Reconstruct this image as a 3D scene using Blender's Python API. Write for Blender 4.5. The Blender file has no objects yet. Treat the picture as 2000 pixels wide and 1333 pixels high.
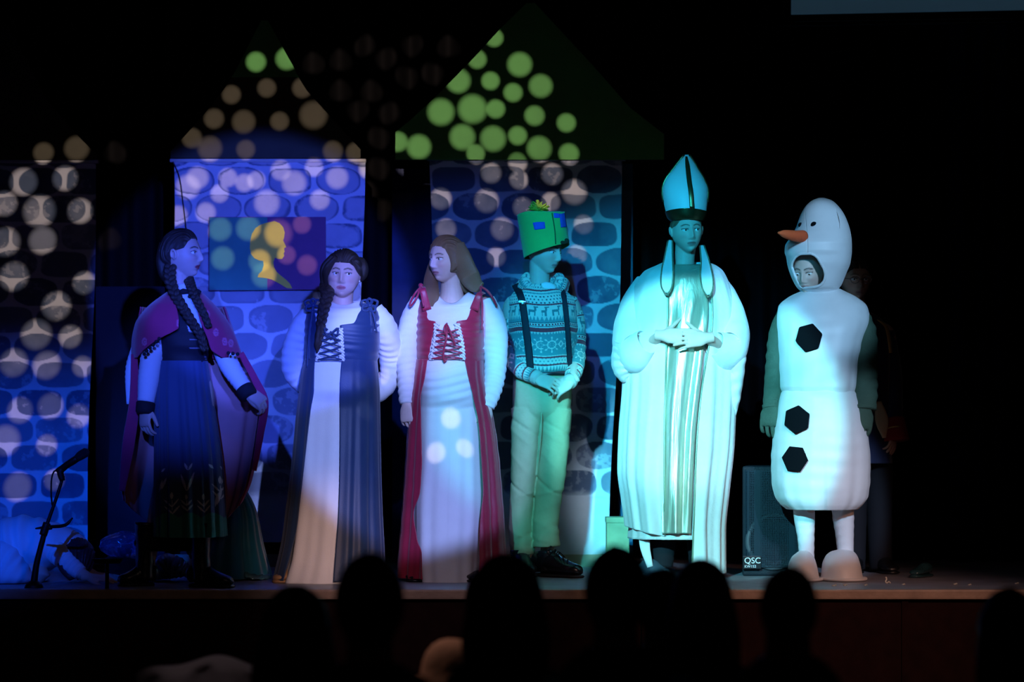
import bpy, bmesh, math
import numpy as np
from mathutils import Vector, Matrix

# ------------------------------------------------------------------ camera
CAMY, CAMZ, HOR = -14.0, 0.75, 835.0
def K(Y): return (14.0 + Y) / 14.0
def W(px, py, Y=0.0):
    k = K(Y)
    return np.array(((px - 1000.0) / 400.0 * k, Y, CAMZ + (HOR - py) / 400.0 * k))
def PX(V):
    V = np.asarray(V); k = K(V[..., 1])
    return V[..., 0] / k * 400 + 1000, HOR - (V[..., 2] - CAMZ) / k * 400

S = bpy.context.scene
cam = bpy.data.cameras.new('camera')
cam.sensor_width = 36.0
cam.lens = 5600.0 / 2000.0 * 36.0
cam.shift_y = (HOR - 666.5) / 2000.0
cam.clip_end = 100
cam.dof.use_dof = True
cam.dof.focus_distance = 14.0
cam.dof.aperture_fstop = 2.0
camo = bpy.data.objects.new('camera', cam)
camo.location = (0, CAMY, CAMZ)
camo.rotation_euler = (math.radians(90), 0, 0)
S.collection.objects.link(camo)
S.camera = camo

# ------------------------------------------------------------------ world
w = bpy.data.worlds.new('dark_hall'); S.world = w; w.use_nodes = True
w.node_tree.nodes['Background'].inputs[0].default_value = (0.35, 0.28, 0.3, 1)
w.node_tree.nodes['Background'].inputs[1].default_value = 0.002
S.view_settings.view_transform = 'Standard'
S.view_settings.look = 'None'
S.view_settings.gamma = 1.0
S.view_settings.use_curve_mapping = False
S.view_settings.exposure = 0.0

# ------------------------------------------------------------------ stage lights
def spot(name, loc, aim, deg, value, col, blend=0.15, rad=0.05):
    L = bpy.data.lights.new(name, 'SPOT')
    d = (Vector(aim) - Vector(loc)).length
    L.energy = value * 4 * math.pi ** 2 * d * d
    L.color = col; L.spot_size = math.radians(deg); L.spot_blend = blend
    L.shadow_soft_size = rad
    o = bpy.data.objects.new(name, L); o.location = loc
    o.rotation_euler = (Vector(aim) - Vector(loc)).to_track_quat('-Z', 'Y').to_euler()
    S.collection.objects.link(o); return o
def cone(loc, aim, rpx):      # full cone angle for a pool of light rpx pixels in radius
    d = (Vector(aim) - Vector(loc)).length
    return 2 * math.degrees(math.atan(rpx / 400.0 / d))
def pool(name, loc, c, rpx, value, col, blend=0.12, Y=0.0, rad=0.05):
    a = W(c[0], c[1], Y)
    spot(name, loc, a, cone(loc, a, rpx), value, col, blend, rad)
pool('blue_wash', (-2.6, -10.5, 3.6), (40, 1000), 430, 0.70, (0.003, 0.085, 1.0), 0.9, 1.0, 0.08)
pool('blue_spot', (0.6, -11.5, 2.4), (520, 548), 335, 1.0, (0.045, 0.10, 1.0), 0.10, 0.8)
pool('violet_spot', (1.4, -12.0, 4.2), (817, 822), 264, 0.95, (0.27, 0.38, 1.0), 0.18, -0.1)
pool('blue_skirt_spot', (-1.0, -11.5, 2.8), (370, 660), 270, 1.15, (0.045, 0.12, 1.0), 0.9, -0.5)
pool('cyan_middle_spot', (-1.4, -11.5, 4.2), (1040, 860), 215, 0.58, (0.05, 0.66, 0.85), 0.5, 0.2)
pool('lavender_upper_spot', (0.8, -12.0, 3.6), (800, 580), 195, 0.75, (0.36, 0.42, 1.0), 0.6, -0.1)
pool('cyan_white_spot', (-1.6, -12.0, 4.2), (1362, 838), 300, 1.45, (0.20, 0.86, 1.0), 0.10, 0.1)
pool('cyan_wash', (-1.3, -11.5, 4.6), (1250, 630), 400, 1.0, (0.012, 0.55, 0.95), 0.7, 0.4, 0.08)
pool('dim_blue_centre', (-0.4, -11.5, 4.4), (900, 540), 340, 0.30, (0.02, 0.14, 1.0), 0.8, 0.4, 0.08)
pool('pale_upper_spot', (3.6, -11.0, 4.6), (1568, 565), 185, 0.80, (0.34, 0.66, 1.0), 0.30, 0.1, 0.05)
pool('pale_lower_spot', (3.2, -11.0, 4.6), (1615, 925), 190, 0.62, (0.40, 0.68, 1.0), 0.25, 0.1, 0.05)
pool('pale_centre_spot', (1.4, -11.0, 4.6), (1335, 800), 190, 0.55, (0.60, 0.80, 1.0), 0.6, 0.1, 0.05)
pool('warm_house_light', (1.6, -9.0, 4.5), (900, 950), 1500, 0.010, (1.0, 0.70, 0.60), 1.0, 0.0, 0.3)
pool('warm_low_light', (1.2, -9.5, 2.2), (635, 1075), 160, 0.34, (1.0, 0.60, 0.50), 1.0, -0.1, 0.1)
pool('warm_side_light', (5.0, -5.5, 2.5), (1690, 1000), 260, 0.13, (1.0, 0.45, 0.28), 0.9, 0.0, 0.1)
pool('warm_edge_light', (2.4, -5.0, 2.6), (1600, 1160), 520, 0.22, (1.0, 0.58, 0.48), 0.9, -0.7, 0.1)
pool('pink_edge_light', (-0.2, -5.0, 2.6), (800, 1160), 330, 0.10, (0.9, 0.7, 0.9), 1.0, -0.7, 0.1)

pool('added_shoulder_light', (-1.4, -4.2, 3.2), (850, 1268), 62, 0.22, (1.0, 0.62, 0.48), 0.8, -5.25, 0.05)  # unseen warm lamp added to pick out the tan jacket's shoulder
pool('added_coat_light', (-1.6, -6.4, 3.2), (412, 1310), 95, 0.05, (1.0, 0.80, 0.85), 0.8, -4.6, 0.05)  # weak unseen lamp, added so the pale coat on the chair shows

# mirror-ball spots: one narrow beam per patch of light
BALL = np.array((-0.9, -5.3, 3.1))
DOTS = [(47,353,24),(128,346,22),(10,395,22),(78,410,28),(157,410,22),(12,470,25),(84,467,24),(28,537,25),
 (165,550,20),(111,595,25),(72,650,26),(138,655,20),(28,705,24),(92,710,24),(162,713,18),(40,798,22),(99,790,22),
 (154,809,20),(11,857,26),(92,866,18),(35,948,24),(107,934,18),
 (386,345,20),(367,363,22),(445,345,17),(477,355,16),(574,355,22),(548,331,18),(521,394,23),(624,388,18),(658,345,20),
 (402,413,18),(347,419,18),(429,376,15),(613,325,16),(430,450,21),(485,448,22),(435,507,21),(507,512,20),(544,458,25),
 (515,540,22),(590,440,16),(600,520,18),(560,500,16),(500,350,15),
 (958,336,18),(1012,349,16),(1077,338,19),(1120,373,22),(860,386,19),(949,390,21),(1020,403,18),(979,445,20),
 (1138,436,16),(1125,495,17),(870,445,18),(968,499,15),(1074,392,15),(1010,316,16)]
RDOTS = [(500,121,18),(560,115,20),(452,185,17),(521,172,17),(590,172,18),(418,232,18),(476,238,21),(546,237,17),
 (612,225,25),(410,290,22),(480,292,17),(650,295,18),(695,298,18),(375,270,18),(85,298,18),(150,290,22),
 (1015,126,22),(1056,168,21),(965,74,15),(932,116,17),(895,158,22),(958,158,16),(1002,181,17),(861,219,24),(923,213,26),
 (968,213,17),(1044,226,18),(1106,240,17),(903,268,23),(963,271,23),(1011,265,17),(1053,290,22),(1111,300,18),
 (818,287,22),(777,277,18),(929,300,16)]
CDOTS = [(612,125),(665,120),(712,90),(755,115),(806,88),(875,93),(665,180),(725,180),(700,215),(760,222),(795,150),
 (845,145),(740,270),(745,410),(740,330),(215,470),(225,300)]
def dot(px, py, r, Y, v, col=(1.0, 0.80, 0.72)):
    a = W(px, py, Y); d = float(np.linalg.norm(a - BALL))
    ang = max(1.0, 2 * math.degrees(math.atan(r * 1.3 / 400.0 * K(Y) / d)))
    spot('mirror_ball_beam', tuple(BALL), tuple(a), ang, v, col, 0.75, 0.0)
for i, (x, y, r) in enumerate(DOTS): dot(x, y, r, 1.37, 0.36 if x < 300 else 0.42)
for i, (x, y, r) in enumerate(RDOTS): dot(x, y, r, 1.37, 0.62)
for (x, y) in CDOTS: dot(x, y, 20, 2.4, 0.45)
for (x, y, r) in [(848,872,18),(904,863,15),(877,806,18)]: dot(x, y, r, -0.2, 0.45)
for (x, y, r) in [(703,745,13),(712,800,14),(752,650,20),(735,690,14)]: dot(x, y, r, -0.25, 0.30)

# ------------------------------------------------------------------ materials
MATS = {}
def mat(name, col=(.5,.5,.5), rough=.7, metal=0., spec=.3, bump=0., bscale=120., var=.0, vscale=12., attr=False,
        emit=None, sheen=0., coat=0., alpha=1., trans=0., wave=None):
    if name in MATS: return MATS[name]
    m = bpy.data.materials.new(name); m.use_nodes = True; nt = m.node_tree; N = nt.nodes; L = nt.links
    b = N['Principled BSDF']
    b.inputs['Roughness'].default_value = rough; b.inputs['Metallic'].default_value = metal
    b.inputs['Specular IOR Level'].default_value = spec
    b.inputs['Sheen Weight'].default_value = sheen; b.inputs['Coat Weight'].default_value = coat
    b.inputs['Alpha'].default_value = alpha; b.inputs['Transmission Weight'].default_value = trans
    tc = N.new('ShaderNodeTexCoord')
    nz = N.new('ShaderNodeTexNoise'); nz.inputs['Scale'].default_value = vscale; nz.inputs['Detail'].default_value = 5
    L.new(tc.outputs['Object'], nz.inputs['Vector'])
    mx = N.new('ShaderNodeMix'); mx.data_type = 'RGBA'; mx.blend_type = 'MULTIPLY'
    mx.inputs[0].default_value = 1.0
    if attr:
        a = N.new('ShaderNodeAttribute'); a.attribute_name = 'Col'; L.new(a.outputs['Color'], mx.inputs[6])
    else: mx.inputs[6].default_value = (*col, 1)
    mr = N.new('ShaderNodeMapRange'); mr.inputs['From Min'].default_value = .3; mr.inputs['From Max'].default_value = .7
    mr.inputs['To Min'].default_value = 1 - var; mr.inputs['To Max'].default_value = 1 + var * .5
    L.new(nz.outputs['Fac'], mr.inputs['Value']); L.new(mr.outputs['Result'], mx.inputs[7])
    L.new(mx.outputs[2], b.inputs['Base Color'])
    if bump > 0:
        n2 = N.new('ShaderNodeTexNoise'); n2.inputs['Scale'].default_value = bscale; n2.inputs['Detail'].default_value = 3
        L.new(tc.outputs['Object'], n2.inputs['Vector'])
        src = n2.outputs['Fac']
        if wave:
            mp = N.new('ShaderNodeMapping'); mp.inputs['Scale'].default_value = wave
            L.new(tc.outputs['Object'], mp.inputs['Vector']); L.new(mp.outputs['Vector'], n2.inputs['Vector'])
        bp = N.new('ShaderNodeBump'); bp.inputs['Strength'].default_value = bump; bp.inputs['Distance'].default_value = .01
        L.new(src, bp.inputs['Height']); L.new(bp.outputs['Normal'], b.inputs['Normal'])
    if emit:
        b.inputs['Emission Color'].default_value = (*emit[:3], 1); b.inputs['Emission Strength'].default_value = emit[3]
    MATS[name] = m; return m

# ------------------------------------------------------------------ geometry helpers
ORG = {}
class G:
    def __init__(s): s.v = []; s.f = []; s.mi = []; s.n = 0
    def add(s, V, F, mi=0):
        V = np.asarray(V, float).reshape(-1, 3)
        s.v.append(V); s.f += [tuple(int(i) + s.n for i in f) for f in F]; s.mi += [mi] * len(F); s.n += len(V); return s
    def arr(s): return np.concatenate(s.v) if s.v else np.zeros((0, 3))

def mk(name, g, mats, parent=None, col=None, smooth=True, solid=0., sub=0, fixn=True):
    V, F = g.arr(), g.f
    org = ORG.get(parent.name, np.zeros(3)) if parent else np.zeros(3)
    me = bpy.data.meshes.new(name)
    me.from_pydata((V - org).tolist(), [], F)
    if not isinstance(mats, (list, tuple)): mats = [mats]
    for m in mats: me.materials.append(m)
    if len(mats) > 1: me.polygons.foreach_set('material_index', g.mi)
    if smooth: me.polygons.foreach_set('use_smooth', [True] * len(me.polygons))
    if col is not None:
        a = me.color_attributes.new('Col', 'FLOAT_COLOR', 'POINT')
        c = np.ones((len(V), 4)); c[:, :3] = col; a.data.foreach_set('color', c.ravel())
    me.update()
    if fixn:
        bm = bmesh.new(); bm.from_mesh(me); bmesh.ops.recalc_face_normals(bm, faces=bm.faces); bm.to_mesh(me); bm.free()
    o = bpy.data.objects.new(name, me); S.collection.objects.link(o)
    if parent: o.parent = parent; ORG[o.name] = org
    if solid:
        md = o.modifiers.new('solid', 'SOLIDIFY'); md.thickness = solid; md.offset = 0
    if sub:
        md = o.modifiers.new('sub', 'SUBSURF'); md.levels = sub; md.render_levels = sub
    return o
def thing(name, label, cat, base, group=None):
    o = bpy.data.objects.new(name, None); S.collection.objects.link(o)
    o.empty_display_size = .1
    o.location = tuple(base); ORG[o.name] = np.array(base, float); o['label'] = label; o['category'] = cat
    if group: o['group'] = group
    return o
def tag(o, label, cat, group=None):
    o['label'] = label; o['category'] = cat
    if group: o['group'] = group
    return o
def struct(o): o['kind'] = 'structure'; return o

def gridf(m, n, wrap=True, c0=False, c1=False):
    F = []
    nn = n if wrap else n - 1
    for i in range(m - 1):
        for j in range(nn):
            k = (j + 1) % n
            F.append((i * n + j, i * n + k, (i + 1) * n + k, (i + 1) * n + j))
    if c0: F.append(tuple(range(n - 1, -1, -1)))
    if c1: F.append(tuple((m - 1) * n + j for j in range(n)))
    return F
def interp(ts, vs, t):
    ts = np.asarray(ts, float); vs = np.asarray(vs, float); t = np.asarray(t, float)
    if vs.ndim == 1: vs = vs[:, None]; sq = True
    else: sq = False
    if ts[0] > ts[-1]: ts = ts[::-1]; vs = vs[::-1]
    d = np.diff(vs, axis=0) / np.diff(ts)[:, None]
    m = np.zeros_like(vs); m[0] = d[0]; m[-1] = d[-1]
    for i in range(1, len(ts) - 1):
        a, b = d[i - 1], d[i]
        m[i] = np.where(a * b > 0, 2 * a * b / (a + b + 1e-12 * np.sign(a + b + 1e-30)), 0)
    i = np.clip(np.searchsorted(ts, t, side='right') - 1, 0, len(ts) - 2)
    h = (ts[i + 1] - ts[i]); u = ((t - ts[i]) / h)[:, None]; h = h[:, None]
    r = (2*u**3 - 3*u**2 + 1) * vs[i] + (u**3 - 2*u**2 + u) * h * m[i] + (-2*u**3 + 3*u**2) * vs[i+1] + (u**3 - u**2) * h * m[i+1]
    return r[:, 0] if sq else r
def hash2(i, j, s=0):
    h = np.sin(i * 127.1 + j * 311.7 + s * 74.7) * 43758.5453
    return h - np.floor(h)
def vnoise(x, y, s=0):
    xi, yi = np.floor(x), np.floor(y); u, v = x - xi, y - yi; u = u*u*(3-2*u); v = v*v*(3-2*v)
    return (hash2(xi,yi,s)*(1-u)+hash2(xi+1,yi,s)*u)*(1-v) + (hash2(xi,yi+1,s)*(1-u)+hash2(xi+1,yi+1,s)*u)*v
def fbm(x, y, s=0, o=4):
    r = 0; a = .5
    for k in range(o): r = r + a * vnoise(x * 2**k, y * 2**k, s + k); a *= .5
    return r
def sstep(a, b, x): t = np.clip((x - a) / (b - a), 0, 1); return t*t*(3-2*t)

def foldw(th, fn, ph, seed):
    a = np.sin(fn * th + ph + seed) ; b = np.sin(fn * .57 * th * 1.0 + seed * 1.7 - ph * .6 + .8 * np.sin(2 * th + seed))
    c = np.sin(fn * 1.9 * th + seed * 2.3 + ph * 1.4)
    return .55 * a + .55 * b + .22 * c

def surf(rows, n=96, m=60, e=2.3, fold=(0., 0.), fn=12, seed=0., hem=None, wr=0., wrf=14., drift=1.5, scoop=0.):
    """garment surface from silhouette rows (py, xl, xr, Y, ry[, oxl, oxr]); front is -Y"""
    R = np.array(rows, float); t = np.linspace(0, 1, m); py = R[0,0] + (R[-1,0]-R[0,0]) * t
    C = interp(R[:, 0], R[:, 1:], py)
    op = R.shape[1] > 5
    V = np.zeros((m, n, 3)); TH = np.zeros((m, n))
    for i in range(m):
        xl, xr, Y, ry = C[i, :4]; k = K(Y)
        cx = ((xl + xr) / 2 - 1000) / 400 * k; rx = (xr - xl) / 2 / 400 * k
        if op:
            oxl, oxr = C[i, 4:6]
            if True:
                cl = np.clip(((oxl - 1000)/400*k - cx)/rx, -1, 1); cr = np.clip(((oxr - 1000)/400*k - cx)/rx, -1, 1)
                # invert the superellipse x = sgn|cos|^(2/e)
                cl = np.sign(cl)*abs(cl)**(e/2); cr = np.sign(cr)*abs(cr)**(e/2)
                a0 = -math.acos(cr); a1 = 2*math.pi - math.acos(cl)
            th = np.linspace(a0, a1, n)
        else: th = np.linspace(-math.pi/2, 1.5*math.pi, n, endpoint=False)
        f = fold[0] + (fold[1] - fold[0]) * t[i]
        c, s = np.cos(th), np.sin(th)
        x = np.sign(c)*np.abs(c)**(2/e); y = np.sign(s)*np.abs(s)**(2/e)
        fw = foldw(th, fn, drift * t[i], seed) * f
        wv = wr * np.sin(wrf * 2*math.pi * t[i] + 1.3*np.sin(2*th+seed) + 2*np.sin(th*1.0+seed*2))*(.6+.4*np.sin(3*th+seed+t[i]*9)) if wr else 0
        # folds move the cloth in and out by f metres
        rad = np.sqrt((rx*x)**2 + (ry*y)**2) + 1e-6
        sc = 1 + (fw*(.35+.65*np.abs(s)) + wv) / rad
        V[i, :, 0] = cx + rx*x*sc; V[i, :, 1] = Y + ry*y*sc
        V[i, :, 2] = CAMZ + (HOR - py[i]) / 400 * k
        TH[i] = th
    if hem is not None:
        zt = V[0, :, 2].mean(); zb = V[-1, :, 2].mean()
        hx, _ = PX(V[-1]); pyb = hem(hx, TH[-1])
        zz = CAMZ + (HOR - pyb) / 400 * K(C[-1, 2])
        sc = (zz - zt) / (zb - zt)
        V[:, :, 2] = zt + (V[:, :, 2] - zt) * (1 + (sc - 1)[None, :] * (t[:, None] ** 2))
    if scoop:
        sc = scoop*np.exp(-((np.mod(TH + math.pi, 2*math.pi) - math.pi/2)/.75)**2)*np.clip(1 - t/.22, 0, 1)[:, None]
        V[:, :, 2] -= sc
    return V, TH, t, not op
def addsurf(g, s, c0=False, c1=False, mi=0):
    V, TH, t, wrap = s; m, n = V.shape[:2]
    g.add(V.reshape(-1, 3), gridf(m, n, wrap, c0, c1), mi); return g
def frontY(rows, px, py, e=2.3, off=.004):
    R = np.array(rows, float); xl, xr, Y, ry = interp(R[:, 0], R[:, 1:5], np.array([float(py)]))[0]
    u = np.clip(((px - (xl+xr)/2) / ((xr-xl)/2)), -.98, .98)
    return Y - ry * (1 - abs(u)**e)**(1/e) - off
def onF(rows, px, py, e=2.3, off=.004):
    return W(px, py, frontY(rows, px, py, e, off))

def tube(pts, rads, n=20, m=None, wr=0., wrf=8., seed=0., up=(0, -1, 0), cap=True, flat=None):
    P = np.array(pts, float); R = np.array(rads, float)
    if R.ndim == 1: R = np.stack([R, R], 1)
    if len(P) == 2: pass
    dl = np.r_[0, np.cumsum(np.linalg.norm(np.diff(P, axis=0), axis=1))]
    m = m or max(6, int(dl[-1] / .012) + 2)
    t = np.linspace(0, dl[-1], m)
    if len(P) > 2:
        # Catmull-Rom for smooth bends
        T = np.zeros_like(P); T[1:-1] = (P[2:] - P[:-2]) / (dl[2:] - dl[:-2])[:, None]
        T[0] = (P[1]-P[0])/(dl[1]); T[-1] = (P[-1]-P[-2])/(dl[-1]-dl[-2])
        i = np.clip(np.searchsorted(dl, t, side='right')-1, 0, len(P)-2); h = (dl[i+1]-dl[i])[:, None]; u = ((t-dl[i])[:, None])/h
        C = (2*u**3-3*u**2+1)*P[i] + (u**3-2*u**2+u)*h*T[i] + (-2*u**3+3*u**2)*P[i+1] + (u**3-u**2)*h*T[i+1]
    else: C = P[0] + (P[1]-P[0]) * (t/dl[-1])[:, None]
    RR = interp(dl, R, t)
    D = np.gradient(C, axis=0); D /= np.linalg.norm(D, axis=1)[:, None] + 1e-12
    up = np.array(up, float)
    V = np.zeros((m, n, 3)); th = np.linspace(0, 2*math.pi, n, endpoint=False)
    A = np.cross(up, D[0]); 
    if np.linalg.norm(A) < 1e-3: A = np.cross((1, 0, 0), D[0])
    A /= np.linalg.norm(A)
    for i in range(m):
        A = A - D[i]*np.dot(A, D[i]); A /= np.linalg.norm(A); B = np.cross(D[i], A)
        w = 1 + (wr*(np.sin(wrf*2*math.pi*t[i]/dl[-1] + 1.6*np.sin(th+seed) + seed) * (.6+.4*np.sin(2*th+seed*3+t[i]*20)))) if wr else 1
        V[i] = C[i] + (np.cos(th)*RR[i, 0]*w)[:, None]*A + (np.sin(th)*RR[i, 1]*w)[:, None]*B
    F = gridf(m, n, True, False, False)
    V = V.reshape(-1, 3)
    if cap:
        nv = len(V); V = np.vstack([V, C[0], C[-1]])
        for j in range(n):
            k = (j+1) % n; F.append((nv, k, j)); F.append((nv+1, (m-1)*n+j, (m-1)*n+k))
    return V, F
def ball(c, r, M=None, nu=24, nv=16):
    c = np.array(c, float); r = np.array(r, float) * np.ones(3)
    ph = np.linspace(-math.pi/2, math.pi/2, nv+1)[1:-1]; th = np.linspace(0, 2*math.pi, nu, endpoint=False)
    V = np.array([[math.cos(p)*math.cos(a), math.cos(p)*math.sin(a), math.sin(p)] for p in ph for a in th]) * r
    V = np.vstack([V, (0, 0, -r[2]), (0, 0, r[2])])
    F = gridf(nv-1, nu); k = len(V)
    for j in range(nu):
        q = (j+1) % nu; F.append((k-2, q, j)); F.append((k-1, (nv-2)*nu+j, (nv-2)*nu+q))
    if M is not None: V = V @ np.array(M).T
    return V + c, F
def box(a, b, bev=0.0):
    a, b = np.minimum(a, b), np.maximum(a, b)
    bm = bmesh.new(); bmesh.ops.create_cube(bm, size=1)
    for v in bm.verts: v.co = Vector([a[i] + (v.co[i] + .5) * (b[i] - a[i]) for i in range(3)])
    if bev: bmesh.ops.bevel(bm, geom=bm.edges[:], offset=bev, segments=2, profile=.6, affect='EDGES')
    bm.verts.index_update()
    V = np.array([v.co[:] for v in bm.verts]); F = [tuple(v.index for v in f.verts) for f in bm.faces]; bm.free()
    return V, F
def prism(poly, Y, th, front=None):
    """flat board cut to a pixel outline, standing at depth Y"""
    n = len(poly); A = np.array([W(x, y, Y) for x, y in poly]); B = A.copy(); B[:, 1] += th
    F = [tuple(range(n)), tuple(range(2*n-1, n-1, -1))] + [(i, (i+1) % n, n+(i+1) % n, n+i) for i in range(n)]
    return np.vstack([A, B]), F
def ribbon(P, wid, nrm=(0, -1, 0), th=.002):
    """strap: list of points, width(s) across, thickness"""
    P = np.array(P, float); m = max(8, int(np.linalg.norm(np.diff(P, axis=0), axis=1).sum()/.012))
    wid = np.ones(len(P))*wid if np.isscalar(wid) else np.array(wid)
    return tube(P, np.stack([wid/2, np.full(len(P), th)], 1), n=12, m=m, up=nrm)
def ang(yaw=0, pitch=0, roll=0):
    return np.array((Matrix.Rotation(math.radians(yaw), 3, 'Z') @ Matrix.Rotation(math.radians(pitch), 3, 'X') @ Matrix.Rotation(math.radians(roll), 3, 'Y')))
# ------------------------------------------------------------------ head and body
def headbase(D, jaw=.36):
    dx, dy, dz = D[..., 0], D[..., 1], D[..., 2]
    s = np.clip(-dz, 0, 1); fr = dy < 0
    x = .0755*dx*(1 - jaw*s**1.7); z = .1125*dz
    y = np.where(fr, -.088*np.abs(dy)**(1-.38*s), .098*dy*(1-.5*s**1.3))
    return np.stack([x, y, z], -1)
def headmesh(fem=False, jaw=.36, mouth=0., wide=1.):
    nu, nv = 200, 140
    ph = np.linspace(-math.pi/2, math.pi/2, nv+1)[1:-1]; th = np.linspace(0, 2*math.pi, nu, endpoint=False)
    D = np.stack([np.cos(ph)[:, None]*np.cos(th)[None], np.cos(ph)[:, None]*np.sin(th)[None], np.sin(ph)[:, None]*np.ones(nu)[None]], -1).reshape(-1, 3)
    D = np.vstack([D, (0, 0, -1), (0, 0, 1)])
    p = headbase(D, jaw); x, z = p[:, 0], p[:, 2]; m = sstep(.05, .45, -D[:, 1])
    g = lambda cx, cz, sx, sz: np.exp(-((x-cx)/sx)**2 - ((z-cz)/sz)**2)
    g2 = lambda cx, cz, sx, sz: g(cx, cz, sx, sz) + g(-cx, cz, sx, sz)
    q = (.0045 if not fem else .0025)*g2(.028, .025, .022, .009) - .013*g2(.031, .005, .017, .014) \
        + .010*g(0, .004, .008, .020) + .019*g(0, -.022, .0095, .018) + .009*g(0, -.032, .0095, .008) \
        + .008*g2(.0125, -.036, .006, .006) + .006*g2(.040, -.024, .020, .022) + .006*g(0, -.060, .030, .016) \
        + .0055*g(0, -.0555, .017, .004) + .0065*g(0, -.0675, .015, .0050) - .006*g(0, -.0615, .021, .0024+mouth) \
        - .005*g(0, -.0785, .018, .005) + (.011 if fem else .014)*g(0, -.094, .018, .013)
    p[:, 1] -= q*m; p[:, 0] *= wide
    F = gridf(nv-1, nu); k = len(p)
    for j in range(nu):
        r = (j+1) % nu; F.append((k-2, r, j)); F.append((k-1, (nv-2)*nu+j, (nv-2)*nu+r))
    return p, F
class Head:
    def __init__(s, px, py, Y, yaw=0, pitch=0, roll=0, sc=1., fem=False, gaze=0., gz=0., open_=0., jaw=.36, wide=1.):
        s.jaw = jaw; s.wide = wide
        s.c = W(px, py, Y); s.R = ang(yaw, pitch, roll); s.sc = sc; s.fem = fem; s.gaze = gaze; s.gz = gz; s.open = open_
    def to(s, p): return (np.asarray(p, float)*s.sc) @ s.R.T + s.c
    def inv(s, V): return ((V - s.c) @ s.R) / s.sc
    def geo(s, g):
        V, F = headmesh(s.fem, s.jaw, s.open*.003, s.wide); g.add(s.to(V), F)
        for sx in (-1, 1):
            for c, r in (((.031*sx, -.0690, .0125), (.0165, .0115, .0050)), ((.031*sx, -.0675, -.0030), (.0150, .0105, .0036))):
                V, F = ball((0, 0, 0), r); g.add(s.to(V + np.array(c)), F)
            # ear: rim and lobe
            a = np.linspace(-.6, 4.1, 12)
            P = [(.0765*sx + .008*sx*(1+math.sin(t))*.5, .010 - .013*math.cos(t)*-1*1.0, -.002 + .024*math.sin(t)*1.0) for t in a]
            V, F = tube(P, np.linspace(.0045, .0055, len(P)), n=10); g.add(s.to(V), F)
            V, F = ball((.0745*sx, .010, -.004), (.006, .012, .024)); g.add(s.to(V), F)
        return g
    def paint(s, V, skin, lip, brow):
        L = s.inv(V); x, y, z = L[:, 0], L[:, 1], L[:, 2]
        C = np.tile(np.array(skin, float), (len(V), 1)); fr = (y < -.045) & (np.abs(z) < .12) & (np.abs(x) < .08)
        def mixc(w, c):
            w = (w*fr)[:, None]; C[:] = C*(1-w) + np.array(c)*w
        lw = sstep(1.15, .75, ((x/.0235)**2 + ((z+.0615)/.0105)**2)); mixc(lw, lip)
        mixc(.9*sstep(1.2, .7, (x/.021)**2 + ((z+.0615)/.0018)**2), (lip[0]*.3, lip[1]*.3, lip[2]*.3))
        for sx in (-1, 1):
            bx = x*sx; bz = .0255 + .006*np.sin(np.clip((bx-.010)/.038, 0, 1)*math.pi) - .05*np.clip(bx-.035, 0, 1)*.3
            w = sstep(.0046, .0022, np.abs(z-bz)) * sstep(.007, .012, bx) * sstep(.054, .044, bx); mixc(w*.9, brow)
            ew = sstep(.0038, .0016, np.abs(z - (.0084 + .003*np.cos((bx-.031)/.016*1.4)))) * sstep(.019, .014, np.abs(bx-.031)); mixc(ew*.85, (.015, .01, .01))
            mixc(.35*np.exp(-((bx-.042)/.016)**2-((z+.026)/.014)**2), (skin[0], skin[1]*.6, skin[2]*.6))
        return C
    def eyes(s, parent, iris=(.06, .04, .03)):
        for sx in (-1, 1):
            g = G(); c = np.array((.031*sx, -.0665, .0045)); V, F = ball((0, 0, 0), .0130); g.add(s.to(V + c), F, 0)
            d = np.array((math.sin(math.radians(s.gaze)), -math.cos(math.radians(s.gaze)), math.sin(math.radians(s.gz)))); d /= np.linalg.norm(d)
            V, F = ball((0, 0, 0), (.0066, .0066, .0066)); g.add(s.to(V + c + d*.0077), F, 1)
            mk('eye', g, [mat('eye_white', (.75, .73, .72), .25, spec=.5), mat('iris_dark', iris, .15, spec=.6)], parent)
    def hair(s, g, line=.60, side=1.15, thick=.011, low=-.75, cover=False, part=0., rough=.0016, nst=46, back=.0, seed=0.):
        """skull cap of hair: stands proud where hair grows, dives under the skin elsewhere"""
        nu, nv = 260, 120
        ph = np.linspace(-math.pi/2, math.pi/2, nv+1)[1:-1]; th = np.linspace(0, 2*math.pi, nu, endpoint=False)
        D = np.stack([np.cos(ph)[:, None]*np.cos(th)[None], np.cos(ph)[:, None]*np.sin(th)[None], np.sin(ph)[:, None]*np.ones(nu)[None]], -1).reshape(-1, 3)
        D = np.vstack([D, (0, 0, -1), (0, 0, 1)])
        a = np.abs(np.arctan2(D[:, 0], -D[:, 1])); dz = D[:, 2]
        if cover: hl = np.interp(a, [0, .5, .8, 1.0, 1.15, 1.3, 3.2], [line, line-.02, line-.14, line-.42, -.25, -.9, -1.2])
        else: hl = np.interp(a, [0, .5, .85, 1.1, 1.35, 1.6, 1.85, 2.1, 3.2], [line, line-.01, line-.16, .22, .16, .12, -.15, -.5, -.8])
        face = sstep(hl+.05, hl-.05, dz)
        bot = sstep(low+.12, low-.08, dz)
        hide = np.clip(np.maximum(face, bot), 0, 1)
        p = headbase(D, .30); p[:, 0] *= s.wide
        sxx = D[:, 0] - part*.6; ang_ = np.arctan2(np.abs(sxx)*1.0 + .02, D[:, 1]*.6 + .9)
        st = rough*(np.sin(ang_*nst + 3*dz + seed) + .6*np.sin(ang_*nst*2.3 + D[:, 1]*6 + seed))
        grv = -.005*np.exp(-(sxx/.045)**2)*sstep(.2, .6, dz)*(D[:, 1] < .5)
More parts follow.
